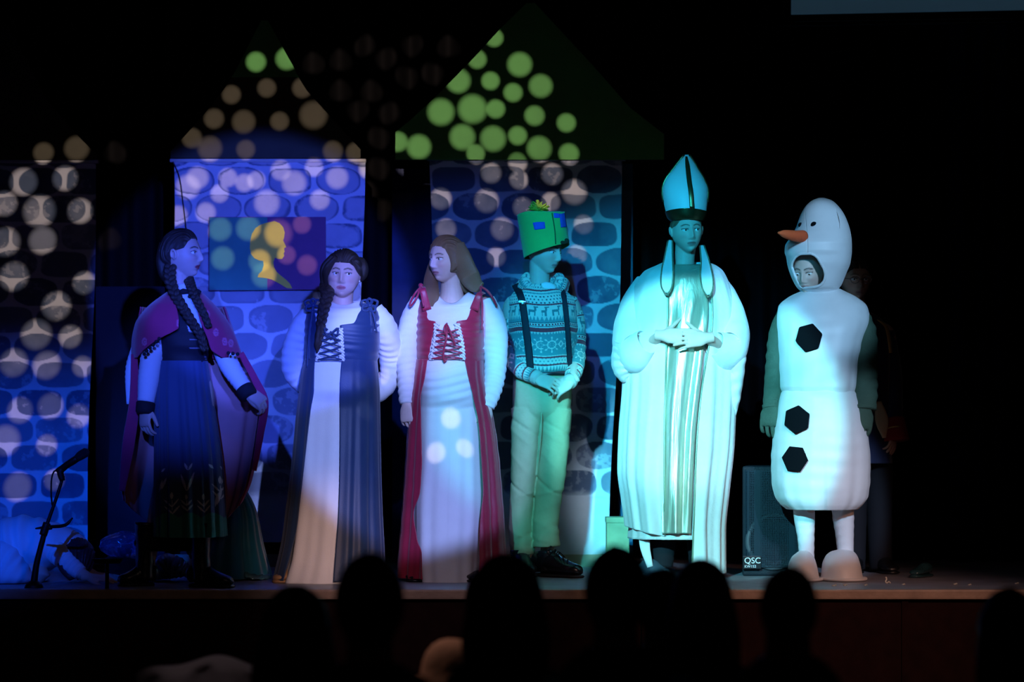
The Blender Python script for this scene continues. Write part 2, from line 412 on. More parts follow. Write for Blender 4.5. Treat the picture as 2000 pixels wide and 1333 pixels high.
        o = thick*(1+back*sstep(0, .8, D[:, 1]))*(.30 + .70*sstep(0, .35, dz-hl)) + st + grv
        nrm = D/np.linalg.norm(D, axis=1)[:, None]
        p = p + nrm*(o*(1-hide) - .016*hide)[:, None]
        F = gridf(nv-1, nu); k = len(p)
        for j in range(nu):
            r = (j+1) % nu; F.append((k-2, r, j)); F.append((k-1, (nv-2)*nu+j, (nv-2)*nu+r))
        g.add(s.to(p), F); return g

def braid(pts, r, turns, tail=True):
    """three strands plaited round a path"""
    P = np.array(pts, float); dl = np.r_[0, np.cumsum(np.linalg.norm(np.diff(P, axis=0), axis=1))]
    m = int(turns*18); t = np.linspace(0, dl[-1], m); C = np.stack([np.interp(t, dl, P[:, i]) for i in range(3)], 1)
    for _ in range(20): C[1:-1] = .5*C[1:-1] + .25*(C[2:] + C[:-2])
    D = np.gradient(C, axis=0); D /= np.linalg.norm(D, axis=1)[:, None]
    A = np.cross(D, (0, -1, 0)); A /= np.linalg.norm(A, axis=1)[:, None]; B = np.cross(D, A)
    g = G()
    tp = np.linspace(1, .65, m)
    for k in range(3):
        ph = 2*math.pi*turns*t/dl[-1] + k*2*math.pi/3
        Q = C + A*(r*.62*tp*np.sin(ph))[:, None] + B*(r*.35*tp*np.sin(2*ph))[:, None]
        V, F = tube(Q, r*.55*tp, n=10, m=m); g.add(V, F)
    return g

def hand(g, wrist, d, nrm, side=1, L=.175, curl=(.3, .35, .4, .45), spread=.05, thumb=.5, tcurl=.3, w=1.):
    """palm, four fingers and thumb. d: to the fingertips, nrm: out of the back of the hand, side: +1 thumb towards d x nrm"""
    wrist = np.array(wrist, float); d = np.array(d, float); d /= np.linalg.norm(d)
    nrm = np.array(nrm, float); nrm -= d*np.dot(nrm, d); nrm /= np.linalg.norm(nrm); s = np.cross(d, nrm)*side
    pl = L*.50; V, F = tube([wrist - d*.03, wrist, wrist + d*pl*.45, wrist + d*pl, wrist + d*(pl+.006)],
        [(.026*w, .020*w), (.027*w, .020*w), (.040*w, .0155*w), (.040*w, .0125*w), (.030*w, .009*w)], n=20, up=nrm)
    # align palm width with s
    g.add(V, F)
    FL = (L*.40, L*.45, L*.42, L*.33)
    for i, c in enumerate(curl):
        off = (.0315 - .021*i)*w; base = wrist + d*(pl*.92 - .002*abs(i-1.3)) + s*off
        dd = d + s*(spread*(1.5-i)); dd /= np.linalg.norm(dd); P = [base - dd*.015, base]; a = c*.7; pos = base
        for j, fr in enumerate((.46, .31, .23)):
            v = dd*math.cos(a) - nrm*math.sin(a); pos = pos + v*FL[i]*fr; P.append(pos); a += c
        r = .0078*w - .0007*(i == 3)
        V, F = tube(P, [r*1.05, r*1.08, r, r*.93, r*.72], n=12, m=22); g.add(V, F)
        V, F = ball(P[-1], r*.74, nu=10, nv=8); g.add(V, F)
    b = wrist + d*pl*.22 + s*.024*w - nrm*.006; v1 = d*math.cos(thumb*1.3) + s*math.sin(thumb*1.3) - nrm*.25; v1 /= np.linalg.norm(v1)
    v2 = v1*math.cos(tcurl) + (d - s*.3)*math.sin(tcurl); v2 /= np.linalg.norm(v2)
    P = [b - v1*.01, b, b + v1*L*.20, b + v1*L*.20 + v2*L*.17, b + v1*L*.20 + v2*L*.28]
    V, F = tube(P, [.012*w, .0125*w, .0105*w, .0095*w, .0070*w], n=12, m=22); g.add(V, F)
    V, F = ball(P[-1], .0072*w, nu=10, nv=8); g.add(V, F)
    return g

def fuse(name, g, m, parent, vox=.0034, paint=None, smooth=2):
    """one continuous surface from overlapping volumes"""
    o = mk('tmp', g, m, None)
    md = o.modifiers.new('r', 'REMESH'); md.mode = 'VOXEL'; md.voxel_size = vox
    if smooth: ms = o.modifiers.new('s', 'SMOOTH'); ms.factor = .5; ms.iterations = smooth
    dg = bpy.context.evaluated_depsgraph_get(); ev = o.evaluated_get(dg)
    me = bpy.data.meshes.new_from_object(ev, preserve_all_data_layers=False, depsgraph=dg)
    old = o.data; bpy.data.objects.remove(o); bpy.data.meshes.remove(old)
    n = len(me.vertices); V = np.zeros(n*3); me.vertices.foreach_get('co', V); V = V.reshape(-1, 3)
    if paint is not None:
        a = me.color_attributes.new('Col', 'FLOAT_COLOR', 'POINT'); c = np.ones((n, 4)); c[:, :3] = paint(V); a.data.foreach_set('color', c.ravel())
    org = ORG.get(parent.name, np.zeros(3)) if parent else np.zeros(3)
    me.vertices.foreach_set('co', (V - org).ravel())
    me.polygons.foreach_set('use_smooth', [True]*len(me.polygons))
    me.materials.clear(); me.materials.append(m); me.update(); me.name = name
    ob = bpy.data.objects.new(name, me); S.collection.objects.link(ob)
    if parent: ob.parent = parent; ORG[ob.name] = org
    return ob

SKIN = mat('skin', (.6, .42, .34), .5, spec=.35, attr=True, var=.04, vscale=40)
def limb(g, pts, rads, n=20): V, F = tube(pts, rads, n=n); g.add(V, F)
def person_body(root, hd, neck, sh, hips, arms, legs, hands, skin=(.62, .43, .35), lip=(.5, .2, .2), brow=(.06, .04, .03), yaw=0, bw=1., extra=None, vox=.0034):
    """arms/legs: lists of joint triples, hands: dicts for hand()"""
    g = G(); hd.geo(g); neck = np.array(neck); nb = hd.to((0, .022, -.06))
    limb(g, [hd.to((0, .02, -.02)), nb, neck*.5+nb*.5, neck, neck - (0, 0, .06)], [.050*hd.sc, .052*hd.sc, .050, .058, .075])
    hips = np.array(hips); ch = neck*.62 + hips*.38; wa = neck*.25 + hips*.75
    f = ang(yaw) @ np.array((0, -1, 0))
    V, F = tube([neck - (0, 0, .015), neck - (0, 0, .06), ch, wa, hips, hips - (0, 0, .08)],
                [(.05, .045), (.115*bw, .062), (.130*bw, .088*bw), (.105*bw, .078*bw), (.130*bw, .092*bw), (.09*bw, .07)], n=28, up=f); g.add(V, F)
    for (a, b, c), hp in zip(arms, hands):
        a, b, c = map(np.array, (a, b, c))
        limb(g, [neck - (0, 0, .07), a, a*.5+b*.5, b, b*.5+c*.5, c], [.04, .046, .040, .034, .031, .024])
        if hp: hand(g, c, **hp)
    for (a, b, c) in legs:
        a, b, c = map(np.array, (a, b, c))
        limb(g, [hips, a, a*.5+b*.5, b, b*.6+c*.4, c], [.08, .078, .066, .048, .046, .032])
        limb(g, [c + (0, .02, -.0), c + (0, 0, -.03)], [.03, .032])
    if extra: extra(g)
    def pt(V): return hd.paint(V, skin, lip, brow)
    body = fuse('body', g, SKIN, root, vox, pt)
    return body
def shoe(name, heel, toe, m, parent, h=.075, w=.042, sole=None, shaft=None, lab=None):
    heel = np.array(heel, float); toe = np.array(toe, float); d = toe - heel; L = np.linalg.norm(d); d /= L
    g = G()
    prof = [(-.02, .010, .6), (.0, h*.55, .80), (.25, h*.60, .95), (.5, h*.45, 1.0), (.75, h*.33, 1.08), (.92, h*.26, .85), (1.0, h*.12, .35)]
    P = [heel + d*L*t + np.array((0, 0, a + .012)) for t, a, b in prof]
    V, F = tube(P, [(w*b, a*1.0) for t, a, b in prof], n=20, up=(0, 0, 1)); V[:, 2] = np.maximum(V[:, 2], heel[2] + .012); g.add(V, F)
    if shaft is not None:
        V, F = tube([heel + d*L*.22 + (0, 0, .03), heel + d*L*.20 + (0, 0, shaft*.5), heel + d*L*.18 + (0, 0, shaft)], [(.046, .052), (.043, .046), (.052, .055)], n=20, wr=.03, wrf=4); g.add(V, F)
    o = mk(name, g, m, parent)
    g = G(); V, F = tube([heel + d*L*t + np.array((0, 0, .008)) for t in (-.06, 0, .3, .6, .85, 1.02)], [(w*.6, .009), (w*.98, .010), (w, .010), (w*1.12, .010), (w*1.05, .010), (w*.5, .008)], n=16, up=(0, 0, 1))
    g.add(V, F); mk('sole', g, sole or m, o)
    return o
# ------------------------------------------------------------------ the setting
EDGE = -0.75; BACK = 2.6
M_stage = mat('stage_floor_paint', (.30, .29, .33), .42, spec=.4, var=.25, vscale=5, bump=.15, bscale=60)
M_lip = mat('worn_wood_edge', (.50, .33, .24), .5, var=.3, vscale=9, bump=.2, bscale=40)
M_black = mat('black_drape', (.0025, .0025, .004), .95, spec=.03)
g = G(); V, F = box((-6, EDGE+.03, -.05), (6, BACK+.6, 0)); g.add(V, F); struct(mk('floor', g, M_stage, smooth=False))
g = G(); V, F = box((-6, EDGE-.03, -.045), (6, EDGE+.03, 0), .008); g.add(V, F); struct(mk('trim_1', g, M_lip, smooth=False))
g = G(); V, F = box((-6, EDGE, -1.0), (6, EDGE+.03, -.05)); g.add(V, F)
for x in np.arange(-6, 6, .6): V, F = box((x, EDGE-.012, -.95), (x+.03, EDGE, -.055)); g.add(V, F)
struct(mk('wall_front', g, mat('dark_red_apron', (.022, .006, .005), .8, spec=.1, var=.3), smooth=False))
g = G(); V, F = box((-7, -11.5, -1.06), (7, EDGE+.03, -1.0)); g.add(V, F)
struct(mk('floor_hall', g, mat('hall_carpet', (.02, .018, .022), .95, bump=.3, bscale=200), smooth=False))
g = G(); V, F = box((-6, BACK+.5, -.05), (6, BACK+.6, 5)); g.add(V, F)
struct(mk('wall_back', g, mat('black_wall', (.004, .004, .005), .9, spec=.05), smooth=False))

def drape(name, x0, x1, y, z1, m, lab, fold=.05, per=.16, seed=0, group=None):
    n = int((x1-x0)/.012); u = np.linspace(x0, x1, n); zz = np.linspace(0.003, z1, 30)
    ph = u/per*2*math.pi
    yy = y + fold*np.sin(ph + .9*np.sin(u*3+seed)) + fold*.4*np.sin(ph*.53+seed)
    V = np.zeros((30, n, 3)); V[:, :, 0] = u; V[:, :, 1] = yy + .01*np.sin(zz*2+seed)[:, None]*np.sin(ph)[None]; V[:, :, 2] = zz[:, None]
    g = G(); g.add(V.reshape(-1, 3), gridf(30, n, False)); o = mk(name, g, m, solid=.004); tag(o, lab, 'curtain', group); return o
drape('stage_curtain', -4.2, 1.05, 2.4, 4.6, mat('charcoal_drape', (.010, .009, .009), .95, spec=.03), 'black stage curtain hanging in folds behind the painted castle towers', seed=1)
drape('stage_curtain', 1.0, 4.4, 2.15, 4.6, M_black, 'black stage curtain behind the bishop and the snowman costume', seed=2)
M_leg = mat('dark_blue_drape', (.006, .009, .018), .9, spec=.05)
def px2x(px, Y): return W(px, 0, Y)[0]
drape('curtain_leg', px2x(1855, 1.95), px2x(1990, 1.95), 1.95, 4.2, M_leg, 'dark narrow curtain leg at the far right of the stage', fold=.03, per=.12, seed=4)

# dark flats standing between the towers
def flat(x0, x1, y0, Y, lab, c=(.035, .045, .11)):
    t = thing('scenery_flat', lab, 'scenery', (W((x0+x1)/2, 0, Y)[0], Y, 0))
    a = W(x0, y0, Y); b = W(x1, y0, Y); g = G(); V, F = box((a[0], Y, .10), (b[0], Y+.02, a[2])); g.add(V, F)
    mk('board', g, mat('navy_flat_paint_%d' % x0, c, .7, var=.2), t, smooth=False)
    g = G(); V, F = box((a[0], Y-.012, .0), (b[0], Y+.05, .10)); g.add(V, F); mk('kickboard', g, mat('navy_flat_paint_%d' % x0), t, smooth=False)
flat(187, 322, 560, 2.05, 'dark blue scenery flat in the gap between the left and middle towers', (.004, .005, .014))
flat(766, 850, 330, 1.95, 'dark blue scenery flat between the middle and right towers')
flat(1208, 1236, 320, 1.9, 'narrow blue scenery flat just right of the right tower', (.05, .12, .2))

# ---- castle towers: painted sheet on a batten, plywood roof
M_sheet = mat('painted_sheet', (1, 1, 1), .75, spec=.25, attr=True, var=.10, vscale=7, bump=.25, bscale=9)
SH = np.array((.70, .70, .76))
def stones(V, x0, ztop, seed, style):
    x, z = V[:, 0], V[:, 2]
    pw, phh = .262, .1485
    v = (ztop - .03 - z)/phh; row = np.floor(v); fv = v - row - .5
    dis = .10*(fbm(x*7+seed, z*7, seed) - .5)
    u = (x - x0)/pw + .5*np.mod(row, 2) + .15*hash2(row, 0, seed) + dis; col = np.floor(u); fu = u - col - .5
    r1 = hash2(row, col, seed+3); r2 = hash2(row, col, seed+9); r3 = hash2(row, col, seed+17)
    a = .455 + .03*(r2-.5); b = .445 + .03*(r3-.5)
    fv2 = fv + .07*np.cos(fu*2*math.pi*1.0)*np.sign(-fv)*(r1 > .45) + .06*(fbm(x*11, z*11, seed+5)-.5)
    d = (np.abs(fu/a)**3.8 + np.abs(fv2/b)**3.3)
    mask = sstep(1.12, .94, d)
    base = np.array((.10, .14, .23)); lite = np.array((.36, .38, .46))
    sp = fbm(x*45, z*45, seed+2); n = fbm(x*9, z*9, seed+8)
    k = np.clip(.05 + .55*(r2**2) + (n-.45)*1.1*(r1 > .3), 0, 1)
    if style == 'outline':      # sponge-printed stones: dark rim, paler middle
        top = sstep(ztop-1.0, ztop-.2, z)
        rim = sstep(.35, .9, d + (n-.5)*1.2)
        k = np.clip(k*.4 + (1-rim)*top*1.4 + (1-top)*.55, 0, 1.25)
        lite = np.array((.42, .42, .50))
    spk = sstep(.46, .56, sp)*(n > .5)*.6
    k = np.clip(k + spk*(r3 > .35), 0, 1.3)
    colr = base + (lite-base)*k[:, None]
    C = SH*(1-mask[:, None]) + colr*mask[:, None]
    low = sstep(.42, .36, z)[:, None]*(style != 'left')      # bare hem strip of the sheet
    C = C*(1-low) + SH*low
    C *= (1 - .10*fbm(x*3, z*3, seed+20))[:, None]
    return C
def tower(x0t, x1t, x0b, x1b, ytop, ybot, roof, roofcol, lab, seed, style, Y=1.4):
    t = thing('castle_tower', lab, 'castle tower', (W((x0t+x1t)/2, 0, Y)[0], Y, 0))
    nx, nz = int((x1t-x0t)/400*1.1/.0048), int((ybot-ytop)/400*1.1/.0048)
    u = np.linspace(0, 1, nx); v = np.linspace(0, 1, nz); UU, VV = np.meshgrid(u, v)
    L = x0t + (x0b-x0t)*VV + 3*np.sin(VV*9+seed); R = x1t + (x1b-x1t)*VV + 3*np.sin(VV*7+seed*2)
    px = L + (R-L)*UU; py = ytop + (ybot-ytop)*VV
    k = K(Y); X = (px-1000)/400*k; Z = CAMZ + (HOR-py)/400*k
    Yy = Y + .012*(fbm(X*2.5+seed, Z*1.2, seed)-.5)*2*sstep(0, .1, VV) + .004*np.sin(X*9+Z*2+seed)*VV
    P = np.stack([X, Yy, Z], -1).reshape(-1, 3)
    cx0 = X[0, 0]; g = G(); g.add(P, gridf(nz, nx, False))
    C = stones(P, cx0, Z[0, 0], seed, style)
    sheet = mk('painted_sheet', g, M_sheet, t, col=C, solid=.003)
    # batten and wooden frame behind the sheet
    a = W(x0t-6, ytop, Y); b = W(x1t+4, ytop, Y); g = G(); V, F = box((a[0], Y-.012, a[2]-.006), (b[0], Y+.03, a[2]+.012), .004); g.add(V, F)
    mk('batten', g, mat('pale_batten', (.55, .52, .5), .6), t, smooth=False)
    g = G()
    for xx in (x0b+16, x1b-16):
        p = W(xx, 0, Y); V, F = box((p[0]-.02, Y+.03, 0), (p[0]+.02, Y+.07, a[2])); g.add(V, F)
    V, F = box((a[0]+.05, Y+.07, 1.0), (b[0]-.05, Y+.09, 1.05)); g.add(V, F)
    mk('timber_frame', g, mat('dark_timber', (.06, .05, .045), .8), t, smooth=False)
    for poly, c, nm in zip(roof, roofcol, ('roof', 'roof_tip')):
        V, F = prism(poly, Y-.03, .02); g = G(); g.add(V, F); mk(nm, g, c, t, smooth=False)
    g = G(); p = W(x0b-4, 0, Y); q = W(x1b+4, 0, Y); V, F = box((p[0], Y-.02, 0), (q[0], Y+.03, .066)); g.add(V, F)
    mk('base_board', g, mat('tan_board', (.45, .38, .25), .7, var=.2), t, smooth=False)
    return t
M_rg = mat('green_roof_paint', (.10, .36, .07), .6, var=.15, vscale=3); M_rn = mat('navy_roof_paint', (.055, .048, .026), .7, var=.1)
tower(-160, 188, -170, 170, 317, 1085, [[(-210,312),(188,312),(188,302),(150,263),(95,200),(10,40),(-90,190)]], [M_rn],
      'leftmost painted stone castle tower with a dark pointed roof', 3, 'left')
tower(338, 711, 342, 700, 315, 1060, [[(333,309),(704,309),(704,292),(640,222),(600,178),(583,151),(452,151),(437,175),(395,228),(333,296)],
      [(452,151),(583,151),(572,128),(523,40),(510,40),(462,135)]], [M_rn, M_rg],
      'middle painted stone castle tower with a green-tipped dark roof, behind the picture', 7, 'outline')
tower(840, 1218, 846, 1190, 312, 1085, [[(772,312),(1297,312),(1297,262),(1230,210),(1160,130),(1045,6),(1028,6),(975,58),(930,108),(850,190),(800,236),(772,258)]], [M_rg],
      'right painted stone castle tower under a wide green gable roof', 12, 'right')
# hanging cord on the middle tower
g = G(); V, F = tube([W(338, 316, 1.38), W(350, 345, 1.37), W(358, 400, 1.37), W(364, 452, 1.37)], [.003]*4, n=8); g.add(V, F)
tag(mk('cord', g, mat('dark_cord', (.03, .03, .04), .8)), 'thin dark cord hanging down the left edge of the middle tower', 'cord')

# ---- picture with a cut-out bust on the middle tower (a plain cameo)
t = thing('picture_board', 'rectangular picture, half green and half purple, with a pale yellow bust silhouette', 'picture', W(522, 567, 1.36))
Yp = 1.352
M_pg = mat('green_card', (.05, .30, .22), .6, var=.08); M_pp = mat('purple_card', (.20, .055, .17), .6, var=.08)
g = G(); V, F = prism([(408,424),(636,424),(637,566),(408,568)], Yp, .018); g.add(V, F); mk('backing_board', g, M_pp, t, smooth=False)
g = G(); V, F = prism([(409,425),(522,425),(522,567),(409,567)], Yp-.002, .002); g.add(V, F); mk('green_half', g, M_pg, t, smooth=False)
prof = [(527,434),(536,432),(546,436),(553,444),(556,454),(555,463),(553,470),(557,478),(559,483),(555,485),(555,489),(556,492),(554,495),(555,500),(551,506),(543,506),
        (537,504),(534,512),(535,522),(540,531),(549,539),(558,546),(566,554),(571,564),(560,563),(545,554),(530,546),(516,543),(503,542),(505,536),(512,529),(515,518),(514,510),
        (506,509),(497,505),(490,496),(488,484),(489,470),(492,457),(499,446),(509,439),(518,436)]
g = G(); V, F = prism(prof, Yp-.005, .003); g.add(V, F)
o = mk('bust_silhouette', g, mat('yellow_card', (.88, .66, .05), .6, var=.05), t, smooth=False)

# ---- boxes at the foot of the right tower
M_box = mat('green_box_card', (.38, .42, .24), .7, var=.2)
t = thing('cardboard_box', 'pale box standing on the floor at the foot of the right tower', 'box', (W(1206, 0, 1.3)[0], 1.3, 0))
a = W(1185, 1011, 1.2); b = W(1229, 1011, 1.2); g = G(); V, F = box((a[0], 1.2, .0), (b[0], 1.37, a[2]-.03), .004); g.add(V, F); mk('carton', g, M_box, t, smooth=False)
g = G(); V, F = box((a[0]-.004, 1.196, a[2]-.03), (b[0]+.004, 1.372, a[2]), .004); g.add(V, F); mk('lid', g, M_box, t, smooth=False)

# ---- projection screen, top right
t = thing('projection_screen', 'dim grey blue projection screen hanging at the top right', 'projection screen', W(1780, 30, 1.6) )
A = [W(1545, 29, 1.75), W(2100, 18, 1.2)]; M_scr = mat('glowing_screen_cloth', (.75, .78, .82), .9, emit=(.12, .30, .48, .065))  # screen is off; faint emission stands in for light falling on it
def quadbox(p, q, h0, h1, th):
    p, q = np.array(p), np.array(q); dn = np.array((0, th, 0))
    V = [p+(0,0,h0), q+(0,0,h0), q+(0,0,h1), p+(0,0,h1)]; V = np.array(V + [v + dn for v in V])
    return V, [(0,1,2,3), (7,6,5,4), (0,4,5,1), (1,5,6,2), (2,6,7,3), (3,7,4,0)]
g = G(); V, F = quadbox(A[0], A[1], 0, 1.3, .004); g.add(V, F); mk('screen_surface', g, M_scr, t, smooth=False)
g = G(); p = W(1535, 29, 1.76); V, F = quadbox(A[0]+(0,-.002,0), A[1]+(0,-.002,0), -.045, 0.0, .01); g.add(V, F)
V, F = quadbox(A[0]+(-.05,-.002,0), A[0]+(0,-.002,0), -.045, 1.3, .01); g.add(V, F)
mk('black_border', g, mat('black_vinyl', (.008, .008, .008), .6), t, smooth=False)
g = G(); V, F = tube([A[0]+(-.07,0,-.055), A[1]+(0,0,-.055)], [.018, .018], n=12); g.add(V, F); mk('bottom_bar', g, mat('black_metal', (.01, .01, .012), .4, .6), t)

# ---- loudspeaker
Ys = .42
t = thing('loudspeaker', 'black loudspeaker with a perforated grille on the stage beside the snowman costume', 'loudspeaker', (W(1512, 0, Ys)[0], Ys, 0))
a = W(1450, 911, Ys); b = W(1576, 911, Ys)
M_cab = mat('black_cabinet', (.008, .012, .018), .6, spec=.2, bump=.3, bscale=300)
poly = [(a[0], Ys+.012), (b[0], Ys+.012), (b[0]-.05, Ys+.36), (a[0]+.05, Ys+.36)]
V = np.array([(x, y, z) for z in (0.0, a[2]) for x, y in poly]); F = [(3,2,1,0), (4,5,6,7)] + [(i, (i+1)%4, 4+(i+1)%4, 4+i) for i in range(4)]
g = G(); g.add(V, F); cab = mk('cabinet', g, M_cab, t, smooth=False)
bv = cab.modifiers.new('b', 'BEVEL'); bv.width = .012; bv.segments = 3
# perforated grille: dished sheet, round holes as a material pattern, cone seen through it
m = mat('speaker_grille', (.010, .020, .030), .6, 0., spec=.12); nt = m.node_tree
vo = nt.nodes.new('ShaderNodeTexVoronoi'); vo.inputs['Scale'].default_value = 115; vo.inputs['Randomness'].default_value = 0
tc = nt.nodes.new('ShaderNodeTexCoord'); nt.links.new(tc.outputs['Object'], vo.inputs['Vector'])
gt = nt.nodes.new('ShaderNodeMath'); gt.operation = 'GREATER_THAN'; gt.inputs[1].default_value = .34; nt.links.new(vo.outputs['Distance'], gt.inputs[0])
nt.links.new(gt.outputs[0], nt.nodes['Principled BSDF'].inputs['Alpha'])
n = 30; U = np.linspace(0, 1, n); X = a[0]+.012 + (b[0]-a[0]-.024)*U; Z = .045 + (a[2]-.065)*U
V = np.zeros((n, n, 3)); V[..., 0] = X[None]; V[..., 2] = Z[:, None]; V[..., 1] = Ys + .004 - .022*np.sin(U*math.pi)[None]**.5*np.ones(n)[:, None]
g = G(); g.add(V.reshape(-1, 3), gridf(n, n, False)); mk('grille', g, m, t)
wc = W(1512, 1035, Ys); g = G(); R = [.145, .14, .125, .12, .06, .055, .02, .001]; D = [-.004, -.010, -.012, -.002, .030, .022, .012, .010]
V = np.array([[wc[0]+r*math.cos(q), Ys+.004+d, wc[2]-.06+r*math.sin(q)] for r, d in zip(R, D) for q in np.linspace(0, 2*math.pi, 48, endpoint=False)])
g.add(V, gridf(8, 48)); mk('woofer', g, mat('woofer_cone', (.05, .06, .07), .5, spec=.3), t)
def text3(body, loc, size, m, parent, ext=.001, name='lettering'):
    c = bpy.data.curves.new('t', 'FONT'); c.body = body; c.size = size; c.extrude = ext
    o = bpy.data.objects.new('t', c); S.collection.objects.link(o); dg = bpy.context.evaluated_depsgraph_get()
    me = bpy.data.meshes.new_from_object(o.evaluated_get(dg)); bpy.data.objects.remove(o)
    n = len(me.vertices); V = np.zeros(n*3); me.vertices.foreach_get('co', V); V = V.reshape(-1, 3)
    P = np.stack([V[:, 0], -V[:, 2], V[:, 1]], 1) + np.array(loc); F = [tuple(p.vertices) for p in me.polygons]
    bpy.data.meshes.remove(me); g = G(); g.add(P, F); return mk(name, g, m, parent, smooth=False)
M_wht = mat('white_print', (.75, .78, .8), .4)
q = W(1433, 1113, Ys-.035); q2 = W(1474, 1088, Ys-.035)
p0 = W(1452, 1112, Ys-.03); p1 = W(1483, 1087, Ys-.03)
g = G(); V, F = box((p0[0]-.002, Ys-.026, p0[2]), (p1[0]+.010, Ys-.014, p1[2]), .002); g.add(V, F); bd = mk('badge', g, mat('badge_black', (.01, .01, .012), .3), t, smooth=False)
text3('QSC', W(1453.5, 1101, Ys-.028), .042, M_wht, bd)
text3('KW152', W(1454, 1109.5, Ys-.028), .0185, M_wht, bd)

# ---- microphone stand, front left
t = thing('microphone_stand', 'black microphone on a leaning stand at the front left of the stage', 'microphone stand', W(66, 1150, -.62) )
Ym = -.62; M_mk = mat('stand_black', (.006, .006, .008), .45, .3)
g = G()
V, F = tube([W(66, 1140, Ym), W(72, 1100, Ym), W(90, 1030, Ym)], [.017, .0145, .0125], n=14); g.add(V, F); mk('lower_pole', g, M_mk, t)
g = G(); V, F = tube([W(89, 1032, Ym), W(106, 985, Ym), W(124, 930, Ym)], [.0085, .008, .0075], n=12); g.add(V, F); mk('upper_pole', g, M_mk, t)
g = G(); V, F = tube([W(84, 1046, Ym), W(92, 1022, Ym)], [.019, .018], n=16); g.add(V, F); V, F = tube([W(86, 1034, Ym), W(100, 1031, Ym-.02)], [.008, .010], n=10); g.add(V, F); mk('clutch', g, M_mk, t)
g = G(); b0 = W(66, 1148, Ym); V, F = tube([b0+(0,0,-.004), b0+(0,0,.012), b0+(0,0,.030)], [.045, .040, .018], n=28, m=8); g.add(V, F); mk('base', g, M_mk, t)
g = G(); V, F = tube([W(122, 940, Ym), W(118, 921, Ym), W(128, 912, Ym)], [.013, .016, .014], n=14); g.add(V, F); mk('clip', g, M_mk, t)
g = G(); V, F = tube([W(110, 921, Ym), W(118, 917, Ym), W(146, 899, Ym-.02), W(152, 895, Ym-.02)], [.010, .014, .017, .016], n=16); g.add(V, F); mic = mk('microphone', g, M_mk, t)
g = G(); V, F = tube([W(150, 896, Ym-.02), W(158, 890, Ym-.025), W(170, 883, Ym-.03), W(173, 881, Ym-.03)], [.017, .022, .022, .012], n=18); g.add(V, F); mk('grille_head', g, mat('mic_mesh', (.03, .03, .035), .35, .7, bump=.6, bscale=400), mic)
g = G(); V, F = tube([W(112, 920, Ym), W(106, 921, Ym), W(101, 935, Ym), W(100, 965, Ym), W(102, 988, Ym+.01)], [.004]*5, n=8, m=40); g.add(V, F); mk('cable', g, M_mk, t)
g = G(); V, F = tube([W(70, 1033, Ym+.1), W(92, 1030, Ym+.05), W(128, 1026, Ym), W(142, 1012, Ym)], [.004, .008, .008, .004], n=10); g.add(V, F); mk('side_arm', g, M_mk, t)

# ---- a small stand further along, and scraps on the stage floor
t = thing('floor_stand', 'small black stand at the stage edge in front of the glittering bundle', 'stand', W(209, 1152, -.68))
g = G(); V, F = tube([W(209, 1150, -.68)+(0,0,0), W(209, 1100, -.68)], [.009, .009], n=10); g.add(V, F); mk('post', g, M_mk, t)
g = G(); V, F = tube([W(209, 1101, -.68), W(209, 1092, -.68)], [(.06, .035), (.075, .04)], n=20, up=(0, -1, 0)); g.add(V, F); mk('head', g, M_mk, t)
g = G(); V, F = tube([W(209, 1153, -.68), W(209, 1151, -.68)], [.035, .03], n=20); g.add(V, F); mk('foot', g, M_mk, t)
rng = np.random.RandomState(4)
M_scrap = mat('paper_scrap', (.7, .68, .6), .8)
SCR = [(1731,-.30,.028,'curled pale scrap standing up on the stage floor right of the big white shoes'),(1690,-.45,.010,'tiny scrap on the floor just right of the big white shoe'),
 (1764,-.38,.009,'tiny scrap on the floor between the curled scrap and the dark shoe'),(1865,-.36,.012,'pale scrap on the floor right of the small dark shoe'),(1893,-.42,.010,'scrap near the stage edge at the right, above the far right audience head'),
 (1628,-.5,.014,'largest scrap at the toe of the big white shoe'),(1650,-.46,.012,'scrap right of the largest one, in front of the big white shoe'),(1985,-.3,.012,'scrap at the far right edge of the stage floor')]
for i, (x, Y, s, lb) in enumerate(SCR):
    g = G(); p = W(x, 0, Y); P = [(p[0]-s*.6, Y, .002), (p[0], Y-.004, s*.25), (p[0]+s*.5, Y+.01, .004), (p[0]+s*.9, Y, s*.5)] if i else [(p[0]+.004, Y, .003), (p[0]-.004, Y, .012), (p[0]+.002, Y, .024), (p[0]-.003, Y, .034)]
    V, F = tube(P, [(.0035, .0015)]*4, n=8); V[:, 2] = np.maximum(V[:, 2], .0005); g.add(V, F)
    if i == 0: V, F = tube([(p[0]+.003, Y, .003), (p[0]+.012, Y, .012), (p[0]+.02, Y, .004)], [.003]*3, n=8); g.add(V, F)
    tag(mk('paper_scrap', g, M_scrap), lb, 'scrap', 'scraps on the stage floor')
# ------------------------------------------------------------------ person in the magenta cape (left)
M_mag = mat('magenta_wool', (.42, .025, .10), .85, sheen=.3, bump=.2, bscale=400, var=.1)
M_lin = mat('pink_orange_lining', (.62, .25, .26), .5, spec=.4, var=.2, vscale=3)
M_blk = mat('black_cloth', (.012, .012, .018), .8, bump=.3, bscale=300)
M_blouse = mat('white_blouse', (.66, .68, .74), .75, bump=.15, bscale=250)
M_hair_d = mat('dark_hair', (.035, .022, .018), .42, spec=.5, bump=.5, bscale=60, wave=(14, 14, 1.2))
M_hair_b = mat('light_brown_hair', (.20, .115, .06), .40, spec=.5, bump=.5, bscale=60, wave=(14, 14, 1.2))
M_leather = mat('black_leather', (.010, .010, .012), .32, spec=.6, bump=.2, bscale=40)
def attrmat(n, **k): return mat(n, (1, 1, 1), attr=True, **k)

